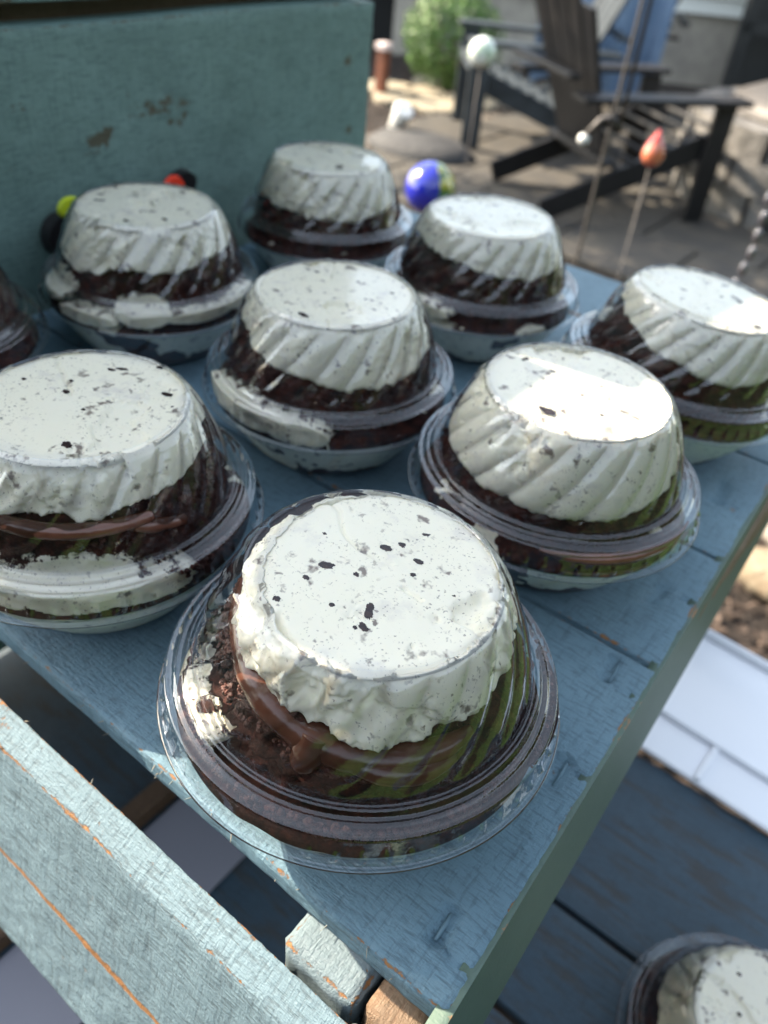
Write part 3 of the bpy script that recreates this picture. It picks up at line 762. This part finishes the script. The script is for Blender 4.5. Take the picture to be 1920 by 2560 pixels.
# ------------------------------------------------------------------ lower shelf with white folded tray
LZ = -.26
low = thing('lower_shelf', 'dark blue stained plank shelf below the crate at lower right', 'shelf')
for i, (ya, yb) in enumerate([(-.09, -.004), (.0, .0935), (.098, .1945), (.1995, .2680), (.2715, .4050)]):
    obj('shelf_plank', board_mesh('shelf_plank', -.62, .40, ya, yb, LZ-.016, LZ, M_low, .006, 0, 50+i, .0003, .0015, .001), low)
for x in (-.58, -.1, .34):
    lb(low, 'crossbar', x, x+.04, -.08, .40, LZ-.056, LZ-.0162, M_brown, .002)
for x in (-.6, .36):
    for y in (-.08, .36): lb(low, 'leg', x, x+.04, y, y+.04, G, LZ-.0563, M_brown, .003)
obj('sun_block_board', board_mesh('sun_block_board', -.452, -.4305, .0695, .57, LZ+.01, -.051, M_back, .01, 1, 71, .0003, .002, .001), crate)  # unseen board added below the deck to block the sun
obj('sun_block_board', board_mesh('sun_block_board', -.50, -.4525, -.16, .069, LZ+.01, -.02, M_back, .01, 1, 72, .0003, .002, .001), crate)  # second added board, carried forward to keep sun off the paper
# supports of the crate on the shelf
for (xa, xb, ya, yb) in ((-.46, -.43, .52, .57), (-.46, -.43, .08, .13), (-.062, -.042, .52, .57)):
    obj('corner_leg', board_mesh('corner_leg', xa, xb, ya, yb, LZ, -.0465 if xb > -.1 else -.051, M_joist, .01, 2, 60, .0003, .002, .002), crate)
M_white = simple("white_glossy_card", (.80, .82, .86), .35, nsc=3, col2=(.84, .85, .88))
tr = thing('white_tray', 'white folded card tray standing out past the right edge of the blue crate', 'tray', (-.03, .405, LZ+.002), D2R(-3))
lb(tr, 'panel', -.22, .30, .003, .040, 0, .004, M_white, .0015)
lb(tr, 'panel', -.22, .30, .0425, .140, .0, .006, M_white, .0015)
lb(tr, 'lip', -.22, .30, .1405, .147, .0, .012, M_white, .002)
lb(tr, 'fold', .044, .049, .004, .040, .0042, .007, M_white, .001)
lb(tr, 'fold', -.22, .30, .0402, .0424, .0, .008, M_white, .0008)
M_paper = simple("shade_tinted_paper", (.22, .22, .26), .7)  # white paper, its shade put into this grey lavender colour
o = obj('paper_sheet', mesh('paper_sheet', *box(-.245, -.186, -.12, .33, LZ+.0005, LZ+.003), M_paper, False))
tag(o, 'white paper strip lying in shadow below the crate gap at lower left', 'paper')
lb(low, 'batten', -.262, -.249, -.08, .40, LZ+.0003, LZ+.014, M_brown, .001)

# ------------------------------------------------------------------ dessert cups
NR, KT = 20, 16.0
_z = np.array([.0300, .0400, .0410, .0418, .0436, .0446, .0456, .048, .053, .058, .063, .068, .0715, .0740, .0757, .0767, .0773])
_rd = np.array([.0575, .0572, .0560, .0545, .0512, .0502, .0496, .0490, .0478, .0462, .0442, .0420, .0403, .0388, .0374, .0362, .0352])
def Rlid(z): return np.interp(z, _z, _rd)
def rib(th, z):
    A = .0011*sstep(.0455, .051, z)*(1-.75*sstep(.0715, .0768, z))
    return -A*(1-np.abs(np.sin(NR/2*(th-KT*z*2.2*.5-.0))))**1.2
def lid_mesh():
    nt_ = 640; th = np.linspace(0, 2*np.pi, nt_, endpoint=False)
    zz = np.linspace(0, 1, 46)
    dome_z = .0773-(.0773-.0456)*(zz**1.0)
    # densify near shoulder
    dome_z = np.unique(np.concatenate([dome_z, np.linspace(.070, .0773, 16)]))[::-1]
    pr = [(1e-5, .0766), (.012, .0766), (.024, .0766), (.0335, .0766), (.0343, .0768), (.0346, .0774), (.0349, .0775)]
    dome = [(float(Rlid(z)), float(z)) for z in dome_z]
    rim = [(.0497, .0449), (.0500, .0443), (.0505, .0441), (.0509, .0446), (.0512, .0450), (.0517, .0450), (.0521, .0444), (.0524, .0436), (.0529, .0431), (.0535, .0429),
           (.0540, .0432), (.0545, .0431), (.0549, .0424), (.0556, .0421), (.0566, .0420), (.0572, .0421), (.0577, .0419), (.0580, .0413), (.0580, .0405), (.0583, .0380), (.0584, .0362),
           (.0586, .0345), (.0588, .0325), (.0589, .0318), (.0592, .0313), (.0597, .0312), (.0600, .0314), (.0604, .0315), (.0608, .0311), (.0606, .0305), (.0601, .0304)]
    P = np.array(pr+dome+rim); nd0 = len(pr); nd1 = nd0+len(dome)
    R = np.repeat(P[None, :, 0], nt_, 0); Z = np.repeat(P[None, :, 1], nt_, 0); T = np.repeat(th[:, None], len(P), 1)
    m = np.zeros(len(P), bool); m[nd0:nd1] = True
    R = R+np.where(m[None], rib(T, Z), 0)
    # small stacking ticks pressed into the skirt
    tick = np.clip(1-np.abs(((T*56/(2*np.pi)) % 1)-.5)*4.5, 0, 1)
    zz_ = np.clip(1-np.abs(Z-.0345)/.0030, 0, 1)
    R = R+np.where(P[None, :, 0] > .0581, tick*zz_*.0014, 0)*(P[None, :, 0] < .0589)
    # faint wobble
    R = R*(1+.0015*np.sin(3*T+1)); 
    v = np.stack([R*np.cos(T), R*np.sin(T), Z], -1).reshape(-1, 3)
    me = mesh('lid', v, grid_faces(nt_, len(P), True)[:, ::-1], M_pet)
    me.materials.append(M_pett)          # the flat top, wetted by the frosting pressed against it
    nq = len(P)-1
    me.polygons.foreach_set('material_index', np.tile((np.arange(nq) < 4).astype(int), nt_))
    return me
_bz = np.array([0.0, .0015, .005, .011, .018, .025, .0300])
_br = np.array([.0345, .0368, .0400, .0445, .0492, .0535, .0565])
def Rbowl(z): return np.interp(z, _bz, _br)
def bowl_mesh():
    zs = np.linspace(0, .0300, 28)
    pr = [(1e-5, .0022), (.02, .0022), (.0295, .0018), (.0305, .0002)]+[(float(Rbowl(z)), float(z)) for z in zs]+[(.0575, .0301), (.0590, .0301), (.0600, .0298)]
    v, f = lathe(pr, 160)
    return mesh('bowl', v, f[:, ::-1], M_petb)
ME_LID = lid_mesh(); ME_BOWL = bowl_mesh()
def phi_interp(ph, pts):
    a = np.radians([p_[0] for p_ in pts]); b_ = np.array([p_[1] for p_ in pts], float)
    o_ = np.argsort(a); a = a[o_]; b_ = b_[o_]
    a = np.concatenate([a-2*np.pi, a, a+2*np.pi]); b_ = np.concatenate([b_]*3)
    x = np.mod(ph+np.pi, 2*np.pi)-np.pi
    y = sum(np.interp(x+d, a, b_) for d in np.radians([-9, -4.5, 0, 4.5, 9]))/5
    return y
def frosting_mesh(base, zlow, body, seed, nt_=300, lump=.0012, imp=1.0, recess=.0011, rot=0.0):
    th = np.linspace(0, 2*np.pi, nt_, endpoint=False)
    ph = np.mod(th-base+np.pi, 2*np.pi)-np.pi
    zl = phi_interp(ph, zlow)+.0022*fbm(np.stack([np.cos(th)*2.3, np.sin(th)*2.3, th*0], -1), 1.6, 4, .6, seed)
    zl = zl+.0016*fbm(np.stack([np.cos(th)*2.3, np.sin(th)*2.3, th*0], -1), 6.5, 4, .65, seed+31)
    bd = phi_interp(ph, body)+.0010*fbm(np.stack([np.cos(th), np.sin(th), th*0], -1), 5, 3, .6, seed+51)
    n1, n2, n3 = 46, 74, 10
    ZT = .0764
    R = np.zeros((nt_, n1+n2+n3)); Z = np.zeros_like(R)
    rt = np.minimum(bd-.0012, .0362)
    s = np.linspace(0.002, 1, n1); R[:, :n1] = rt[:, None]*s[None]; Z[:, :n1] = ZT
    u = np.linspace(0, 1, n2+1)[1:]
    Z[:, n1:n1+n2] = ZT+(zl-ZT)[:, None]*u[None]
    T = np.repeat(th[:, None], R.shape[1], 1)
    zz = Z[:, n1:n1+n2]; tt = T[:, n1:n1+n2]
    pos0 = np.stack([np.cos(tt)*.04, np.sin(tt)*.04, zz], -1)
    im = imp*sstep(-.12, .22, fbm(pos0, 34, 3, .5, seed+60))
    Rin = Rlid(zz)+rib(tt-rot, zz)*im-.0014*(1-im)-.0006
    pos = np.stack([np.cos(tt)*.04, np.sin(tt)*.04, zz], -1)
    # spreading smears of the spatula follow the twist
    tw = tt-KT*1.1*zz
    smear = fbm(np.stack([np.cos(tw)*.04, np.sin(tw)*.04, zz*.35], -1), 95, 4, .55, seed+4)
    lumpn = fbm(pos, 62, 4, .55, seed)
    shoulder = .0030*np.clip(1-u*7, 0, 1)[None]**2
    free = bd[:, None]+.0046*sstep(0, .6, u)[None]-shoulder+lump*1.9*lumpn+lump*.5*smear+lump*.8*fbm(pos, 170, 4, .6, seed+9)
    gapn = np.clip(lumpn*1.6+smear*.7+.35*fbm(pos, 190, 4, .6, seed+71)+.03, 0, 1)*lump*2.6
    Rr = np.minimum(Rin-gapn, free)
    e = np.clip((u-.86)/.14, 0, 1)[None]; Rr = Rr-.0042*(1-np.sqrt(np.clip(1-e**2, 0, 1)))
    R[:, n1:n1+n2] = Rr
    w = np.linspace(0, 1, n3+1)[1:]
    R[:, n1+n2:] = Rr[:, -1:]-.016*w[None]; Z[:, n1+n2:] = zl[:, None]-.0012*np.sin(w*np.pi/2)[None]+.004*w[None]**2
    X = R*np.cos(T); Y = R*np.sin(T)
    P = np.stack([X, Y, Z], -1)
    # top face: pressed flat against the lid, with shallow hollows where it does not touch
    tp = P[:, :n1]; q = np.stack([tp[..., 0], tp[..., 1], 0*tp[..., 0]], -1)
    hol = fbm(q, 48, 5, .55, seed+20)
    ed = sstep(.90, 1.0, s)[None]*.0009
    P[:, :n1, 2] -= recess*2.2*sstep(.16, .34, hol)+ed+.00012*fbm(q, 300, 2, .5, seed)
    # a fold line pressed across the top
    fl = np.abs(tp[..., 0]*math.cos(seed)+tp[..., 1]*math.sin(seed)-.004+.006*fbm(q, 60, 3, .5, seed+2))
    P[:, :n1, 2] -= .0009*np.exp(-(fl/.0007)**2)*(fbm(q, 35, 2, .5, seed+7) > .12)
    v = P.reshape(-1, 3)
    return mesh('frosting', v, grid_faces(nt_, R.shape[1], True)[:, ::-1], M_food, True, {'choc': np.zeros(len(v))})
def blob_mask(ph, z, blobs, seed, th):
    m = np.ones_like(z)
    for (p0_, z0_, dp, dz) in blobs:
        d = np.mod(ph-math.radians(p0_)+np.pi, 2*np.pi)-np.pi
        k = (d/math.radians(dp))**2+((z-z0_)/dz)**2
        m = np.minimum(m, np.clip(k*.5, 0, 1))
    return m
def cake_mesh(base, ztop, rad, seed, cream_blobs=(), nt_=280, nz=70):
    th = np.linspace(0, 2*np.pi, nt_, endpoint=False); ph = np.mod(th-base+np.pi, 2*np.pi)-np.pi
    zt = phi_interp(ph, ztop); rd = phi_interp(ph, rad)
    u = np.linspace(0, 1, nz); z0 = .0285
    Z = z0+(zt[:, None]-z0)*u[None]; T = np.repeat(th[:, None], nz, 1); PH = np.repeat(ph[:, None], nz, 1)
    pos = np.stack([np.cos(T)*.045, np.sin(T)*.045, Z], -1)
    n1 = fbm(pos, 75, 3, .6, seed); n2 = fbm(pos, 260, 4, .75, seed+3)
    lim = np.where(Z < .0425, np.minimum(Rlid(Z), .0500+.0036*fbm(pos, 60, 4, .6, seed+8)), Rlid(Z))-.0011
    lim_b = Rlid(Z)-.0011
    mask = blob_mask(PH, Z, cream_blobs, seed, T)
    off = np.maximum(.0485-rd, 0)[:, None]
    lim = np.where(mask < .45, lim_b, lim)
    R = np.minimum(lim-off+.0034*n1+.0032*n2*(mask > .5)+(mask < .5)*.0025, lim+.0004*n2)
    # a second terrace: shrink inwards near the top
    R = R-.010*sstep(.80, 1.0, u)[None]
    v = np.stack([R*np.cos(T), R*np.sin(T), Z], -1).reshape(-1, 3)
    return mesh('cake_layer', v, grid_faces(nt_, nz, True)[:, ::-1], M_food, True, {'choc': mask.ravel()})
def fill_mesh(base, seed, dark):
    nt_, nz = 300, 44
    th = np.linspace(0, 2*np.pi, nt_, endpoint=False); ph = np.mod(th-base+np.pi, 2*np.pi)-np.pi
    zs = np.concatenate([np.linspace(.0026, .0288, 32), np.full(12, .0288)])
    sc = np.concatenate([np.ones(32), np.linspace(1, .5, 12)])
    T = np.repeat(th[:, None], nz, 1); Z = np.repeat(zs[None], nt_, 0); PH = np.repeat(ph[:, None], nz, 1)
    pos = np.stack([np.cos(T)*.045, np.sin(T)*.045, Z], -1)
    R = (Rbowl(Z)-.0004-.0012*np.clip(fbm(pos, 70, 3, .5, seed)-.15, 0, 1))*sc[None]
    Z = Z+(sc < 1)[None]*(.002+.002*fbm(pos, 90, 3, .5, seed))
    low = sstep(.0095, .0045, Z+.012*fbm(pos, 55, 4, .6, seed+1))
    n_ = fbm(pos, 38, 4, .6, seed+5)
    choc = np.clip(np.maximum(low, sstep(.14-dark, .20-dark, n_)), 0, 1)
    side = np.cos(PH-math.radians(-60))+.7*n_
    tops = sstep(.36, .16, fbm(np.stack([R*np.cos(T), R*np.sin(T), 0*Z], -1), 34, 5, .7, seed+12)-.3*dark)
    choc = np.where(np.arange(nz)[None] > 31, tops, choc)
    v = np.stack([R*np.cos(T), R*np.sin(T), Z], -1).reshape(-1, 3)
    return mesh('cream_filling', v, grid_faces(nt_, nz, True)[:, ::-1], M_food, True, {'choc': choc.ravel()})
def chunk(r, seed, flat=.45, n=14):
    m_ = 9 if n < 20 else 22
    th = np.linspace(0, np.pi, m_); ph = np.linspace(0, 2*np.pi, n, endpoint=False)
    T, P = np.meshgrid(ph, th, indexing='ij'); d = np.stack([np.sin(P)*np.cos(T), np.sin(P)*np.sin(T), np.cos(P)], -1)
    k = 1+.8*fbm(d, 1.8, 5, .75, seed*1.7)
    return (d*k[..., None]*r*np.array([1, 1, flat])).reshape(-1, 3), grid_faces(n, m_, True)
def crumbs(parent, base, spec, seed, name='cake_crumbs', m=None):
    """many small crumbs: spec rows (phi0, phi1, z0, z1, count, size, dr)"""
    rr = np.random.RandomState(seed); out = []
    for (p0_, p1_, z0_, z1_, c_, s_, dr) in spec:
        for i in range(c_):
            a = base+math.radians(rr.uniform(p0_, p1_)); z = rr.uniform(z0_, z1_); s = s_*rr.uniform(.4, 1.3)
            r = float(Rlid(z))-dr-s*.6-.0010
            cv, cf = chunk(s, rr.uniform(0, 50), .8, 7)
            out.append((cv+np.array([r*math.cos(a), r*math.sin(a), z]), cf))
    v, f = join(out); return obj(name, mesh(name, v, f, m or M_crumb, False), parent, kind='stuff')
def cup(lab, x, y, z, zlow, body, ztop, rad, seed, blobs=(), dark=0.0, lump=.0012, rot=0.0, chunks=(), recess=.0011, tilt=(0, 0), imp=.6):
    t = thing('dessert_cup', lab, 'dessert cup', (x, y, z), 0, 'clear domed cups of cookies and cream cake')
    t.rotation_euler = (tilt[0], tilt[1], 0)
    base = math.atan2(-y, -x)
    obj('bowl', ME_BOWL, t); o_ = obj('lid', ME_LID, t); o_.rotation_euler = (0, 0, rot)
    obj('frosting', frosting_mesh(base, zlow, body, seed, lump=lump, recess=recess, imp=imp, rot=rot), t)
    obj('cake_layer', cake_mesh(base, ztop, rad, seed, blobs), t)
    obj('cream_filling', fill_mesh(base, seed, dark), t)
    for i, (cx, cy, r, sx) in enumerate(chunks):
        cv, cf = chunk(r, i*3.1+seed, .3, 40)
        a = math.radians(sx[1]) if isinstance(sx, tuple) else 0; k = sx[0] if isinstance(sx, tuple) else sx
        cv = cv*np.array([k, 1, 1]); cv = np.stack([cv[:, 0]*math.cos(a)-cv[:, 1]*math.sin(a), cv[:, 0]*math.sin(a)+cv[:, 1]*math.cos(a), cv[:, 2]], -1)
        cv[:, 2] = np.minimum(cv[:, 2], .00022)
        obj('cookie_chunk', mesh('cookie_chunk', cv, cf, M_cookie, True), t, (cx, cy, .07635))
    return t, base
full = [(0, .060)]
# front cup
A_ch = [(-.0033, .0102, .0013, 1.5), (-.0009, .0143, .0009, 1.2), (-.0109, -.0065, .0013, (1.7, 30)), (.0084, -.0122, .0011, (2.6, -55)), (.0108, -.0174, .0011, (1.5, -20)),
        (-.012, -.0138, .0008, 1.3), (-.0122, -.0247, .0009, 1.3), (.0086, .0066, .0007, 1.2), (.0065, .0119, .0009, (1.9, 10)), (-.0002, -.0168, .0007, 1.3),
        (.0091, -.0189, .0006, 1.2), (.0016, .0227, .0006, (1.9, 30)), (-.0028, -.0039, .0007, 1.4), (.0215, .0075, .0005, 1.3), (-.020, .003, .0005, 1.3)]
tA, bA = cup('front cup nearest the viewer, cake crumbs and ganache showing on its left side', -.0873, .1288, 0,
     [(-180, .062), (-120, .066), (-90, .0655), (-60, .0620), (-30, .0600), (0, .0560), (20, .0530), (45, .0545), (75, .059), (120, .060)],
     [(-180, .0370), (-130, .0325), (-95, .0310), (-60, .0325), (-35, .0345), (-10, .0370), (15, .0395), (40, .0410), (65, .043), (90, .060), (140, .045)],
     [(-180, .058), (-90, .060), (-40, .0545), (0, .050), (60, .050), (120, .053)],
     [(-180, .045), (-120, .0430), (-90, .0420), (-50, .0410), (-15, .0420), (40, .0440), (90, .046)], 1.3, dark=-.1, lump=.0026, rot=.05, chunks=A_ch, recess=.0013, imp=.08,
     blobs=[(-68, .0350, 18, .0034)])
crumbs(tA, bA, [(-115, -20, .0465, .060, 300, .0011, .0050), (-85, -30, .048, .059, 160, .0015, .0075), (-115, 60, .030, .036, 420, .0010, .004), (60, 200, .030, .036, 300, .0010, .004), (60, 105, .036, .041, 90, .0009, -.0006), (-25, 30, .0455, .050, 120, .0010, .004)], 4)
def gtube(base, rows, n=18):
    rows = np.array(rows, float); k = np.linspace(0, len(rows)-1, 60); q = np.stack([np.interp(k, range(len(rows)), rows[:, i]) for i in range(4)], -1)
    for _ in range(6): q[1:-1] = (q[:-2]+2*q[1:-1]+q[2:])/4
    a = base+np.radians(q[:, 0]); p_ = np.stack([q[:, 1]*np.cos(a), q[:, 1]*np.sin(a), q[:, 2]], -1)
    return tube(p_, q[:, 3]*(1+.16*fbm(p_, 110, 2, .5, 3)), n)
g = [gtube(bA, [(-128, .032, .069, .002), (-112, .0325, .0680, .0042), (-85, .0330, .0630, .0050), (-60, .0350, .0590, .0052), (-35, .0375, .0560, .0055), (-12, .0395, .0525, .0055), (10, .0405, .0500, .0048), (34, .0415, .0500, .0036), (46, .0415, .0515, .0015)]),
     gtube(bA, [(-14, .0400, .0560, .004), (-15, .0425, .0515, .0048), (-16, .0435, .0485, .0044), (-16, .0435, .0462, .0022)]),
     gtube(bA, [(0, .0420, .0510, .003), (10, .0435, .0490, .0038), (24, .0445, .0480, .0034), (36, .0445, .0485, .0014)])]
v, f = join(g); obj('ganache', mesh('ganache', v, f, M_gan), tA)
# dark chocolate smear pressed on the rim at the right
v, f = gtube(bA, [(58, .0560, .0390, .0006), (66, .0562, .0385, .0022), (78, .0562, .0375, .0030), (92, .0562, .0380, .0024), (104, .0560, .0390, .0006)], 12)
obj('chocolate_smear', mesh('chocolate_smear', v, f, M_cookie), tA)
# left cup
B_ch = [(-.0087, .0005, .0011, 1.2), (.0158, .0235, .0010, (2.2, 20)), (.0181, -.0178, .0014, 1.3), (-.0103, .0207, .0008, (2, 20)), (-.0084, .0236, .0009, (2.4, 30)), (-.0003, .034, .0008, 1.6),
        (-.0252, -.0044, .0008, 1.3), (.0046, -.0021, .0006, 1.4), (.0235, .0195, .0006, 1.3), (-.0135, .0062, .0006, 1.5)]
tB, bB = cup('left front cup cut by the left border, cream bulging below its dark cake', -.2114, .1262, 0,
     [(-180, .062), (-60, .058), (-20, .0580), (-5, .0560), (5, .0605), (30, .0610), (60, .063), (90, .065), (130, .062)], [(0, .046), (60, .060), (-60, .060), (180, .060)],
     [(0, .0600)], [(0, .0450)], 4.2, blobs=[(-14, .0400, 26, .0085), (-50, .037, 28, .008), (14, .0360, 18, .005)], dark=-.35, rot=.3, chunks=B_ch, recess=.0006, imp=.3, lump=.0020)
crumbs(tB, bB, [(-70, -10, .046, .056, 220, .0012, .004), (20, 60, .036, .041, 70, .0009, -.0006), (-10, 80, .046, .056, 160, .0011, .003)], 14)
v, f = join([gtube(bB, [(-70, .042, .057, .002), (-40, .043, .056, .003), (-10, .044, .0565, .003), (20, .0445, .057, .002)]), gtube(bB, [(8, .0440, .056, .0015), (20, .0450, .053, .003), (34, .046, .050, .002)])])
obj('ganache', mesh('ganache', v, f, M_gan), tB)
# sunlit cup on the right
tC, bC = cup('right hand cup with sunlight falling across half of its thick swirled frosting', -.0931, .2630, 0,
     [(-180, .058), (-110, .052), (-60, .0490), (-30, .0475), (0, .0465), (30, .0475), (70, .050), (110, .055)], [(-180, .055), (-95, .043), (-60, .050), (-30, .047), (0, .049), (40, .060), (90, .060)],
     [(0, .052)], [(0, .0450)], 7.7, dark=.05, lump=.0026, rot=.7, imp=.35, chunks=[(-.026, .005, .0010, (2, 80)), (.0, -.024, .0016, (2, 0)), (-.013, .004, .0009, 1.2), (.016, -.012, .0007, 1.4), (.004, -.004, .0006, 1.4)])
v, f = join([gtube(bC, [(2, .0560, .0395, .0005), (12, .0566, .0392, .0020), (36, .0568, .0390, .0024), (60, .0566, .0392, .0014), (74, .056, .0395, .0004)], 10),
             gtube(bC, [(12, .0574, .0325, .0006), (30, .0576, .0325, .0014), (48, .0574, .0325, .0006)], 10)])
obj('chocolate_drip', mesh('chocolate_drip', v, f, M_gan), tC)
tD, bD = cup('middle cup between the left front and right hand cups, reddish cake at its left', -.2117, .2591, 0,
     [(-180, .06), (-90, .061), (-60, .0600), (-30, .0570), (0, .0520), (30, .0500), (60, .051), (110, .06)], full,
     [(0, .058)], [(0, .0462)], 10.1, blobs=[(-48, .0370, 34, .0068), (-14, .0345, 16, .006)], dark=-.02, rot=1.1,
     chunks=[(.006, -.028, .0012, (2.4, 0)), (-.02, .01, .0008, 1.4), (.0, .016, .0007, 1.5), (.014, .004, .0007, 1.3), (-.008, -.008, .0006, 1.3), (.018, .018, .0008, 1.5)])
crumbs(tD, bD, [(-75, 20, .045, .058, 260, .0012, .003)], 24)
cup('back left cup against the teal wall, frosting and dark cake jumbled low down', -.3486, .2658, 0,
     [(-180, .06), (-60, .052), (-35, .0520), (-20, .0590), (0, .0565), (30, .057), (60, .0585), (110, .06)], [(0, .060), (60, .048), (90, .042), (-60, .060), (180, .046)],
     [(0, .057)], [(0, .0458)], 13.9, blobs=[(-75, .042, 20, .008), (-8, .040, 17, .0075), (25, .0375, 24, .004), (58, .038, 18, .005), (-42, .034, 22, .004)], dark=.0, rot=1.7, lump=.0022,
     chunks=[(-.02, -.014, .0012, (2.2, 40)), (.012, -.022, .0012, 1.6), (.022, -.006, .0011, 1.8), (.0, .004, .0007, 1.3)])
cup('rearmost cup beside the end of the teal wall with round swirled frosting', -.3483, .4132, 0,
     [(0, .048), (-70, .053), (60, .054), (180, .055)], [(0, .060), (-70, .052)],
     [(0, .052)], [(0, .0455)], 17.3, dark=.15, rot=2.1, lump=.0026, chunks=[(.018, -.012, .0016, 1.8), (-.01, .012, .0012, 1.7), (.01, .02, .0010, 1.5)], recess=.0030)
cup('cup in front of the blue glass ball with very dark cake below the frosting', -.2199, .4051, 0,
     [(-180, .06), (-60, .064), (-30, .0620), (0, .0585), (30, .0550), (60, .056), (110, .06)], full,
     [(0, .059)], [(0, .0462)], 21.7, blobs=[(-38, .0365, 26, .0045)], dark=-.1, rot=2.6,
     chunks=[(-.022, -.01, .0014, 1.4), (.0, .0, .0007, 1.5), (.015, -.02, .0008, 1.4), (.01, .015, .0008, 1.6), (-.01, .012, .0007, 1.4)])
cup('far right cup tilted at the right border, its right side in the sun', -.0924, .3887, .0,
     [(-180, .062), (-90, .072), (-60, .066), (-30, .060), (0, .0540), (30, .0515), (60, .053), (110, .06)], [(-95, .038), (-60, .042), (0, .050), (180, .050)],
     [(0, .058)], [(0, .0455)], 25.3, dark=-.25, rot=3.3, chunks=[(.012, .012, .0012, (2, -20)), (.028, -.012, .0016, (1.4, 60)), (.004, .008, .0008, 1.3)], tilt=(math.radians(-3), math.radians(4)))
cup('leftmost cup mostly outside the left border, below the ornament', -.3760, .1445, 0,
     [(0, .052), (60, .060), (110, .060), (180, .06)], [(0, .050), (60, .038), (110, .036), (180, .046)],
     [(0, .056)], [(0, .0455)], 29.9, dark=-.1, rot=3.9)
cup('cup down on the dark blue lower shelf at the bottom right corner', .0905, .2405, LZ,
     [(0, .050), (-90, .050), (90, .053)], full, [(0, .053)], [(0, .0462)], 33.1, dark=.1, rot=4.4, imp=.4,
     chunks=[(.0, .012, .0016, 1.2), (-.014, -.004, .0009, 1.2), (.012, -.012, .0016, 1.1), (-.02, .014, .0009, 1.2), (.012, .006, .0012, 1.1), (-.006, -.02, .0012, 1.3)])

# ------------------------------------------------------------------ painted ornament standing behind the back left cup
orn = thing('painted_ornament', 'small dark ornament with red, yellow green and white patches behind the back left cup', 'ornament', (-.4265, .300, -.004))
def disc(r, cy, cz, x0, x1, n=28, sy=1.0, sz_=1.0):
    a = np.linspace(0, 2*np.pi, n, endpoint=False); y = cy+r*sy*np.cos(a); z = cz+r*sz_*np.sin(a)
    v = [(x0, p_, q_) for p_, q_ in zip(y, z)]+[(x1, cy+(p_-cy)*.85, cz+(q_-cz)*.85) for p_, q_ in zip(y, z)]
    return np.array(v), [tuple(range(n))[::-1], tuple(range(n, 2*n))]+[(i, (i+1) % n, n+(i+1) % n, n+i) for i in range(n)]
M_blk = simple("black_enamel", (.012, .011, .012), .3); M_red = simple("red_enamel", (.75, .05, .02), .35); M_yg = simple("yellow_green_enamel", (.42, .50, .02), .35)
v, f = disc(.030, 0, .031, 0, .006, sy=1.25); obj('body', mesh('body', v, f, M_blk, False), orn)
v, f = disc(.008, .055, .057, 0, .006, sy=1.3); obj('head', mesh('head', v, f, M_blk, False), orn)
v, f = disc(.0060, .043, .0585, .0065, .010, sy=1.3); obj('red_patch', mesh('red_patch', v, f, M_red, False), orn)
v, f = disc(.0065, -.034, .060, .0072, .010, sy=1.3); obj('yellow_patch', mesh('yellow_patch', v, f, M_yg, False), orn)
v, f = disc(.013, -.040, .044, .0005, .007, sy=.9); obj('wing', mesh('wing', v, f, M_blk, False), orn)
v, f = disc(.006, -.046, .030, .0075, .010, sy=1.7, sz_=.7); obj('white_patch', mesh('white_patch', v, f, simple("white_enamel", (.75, .75, .75), .4), False), orn)
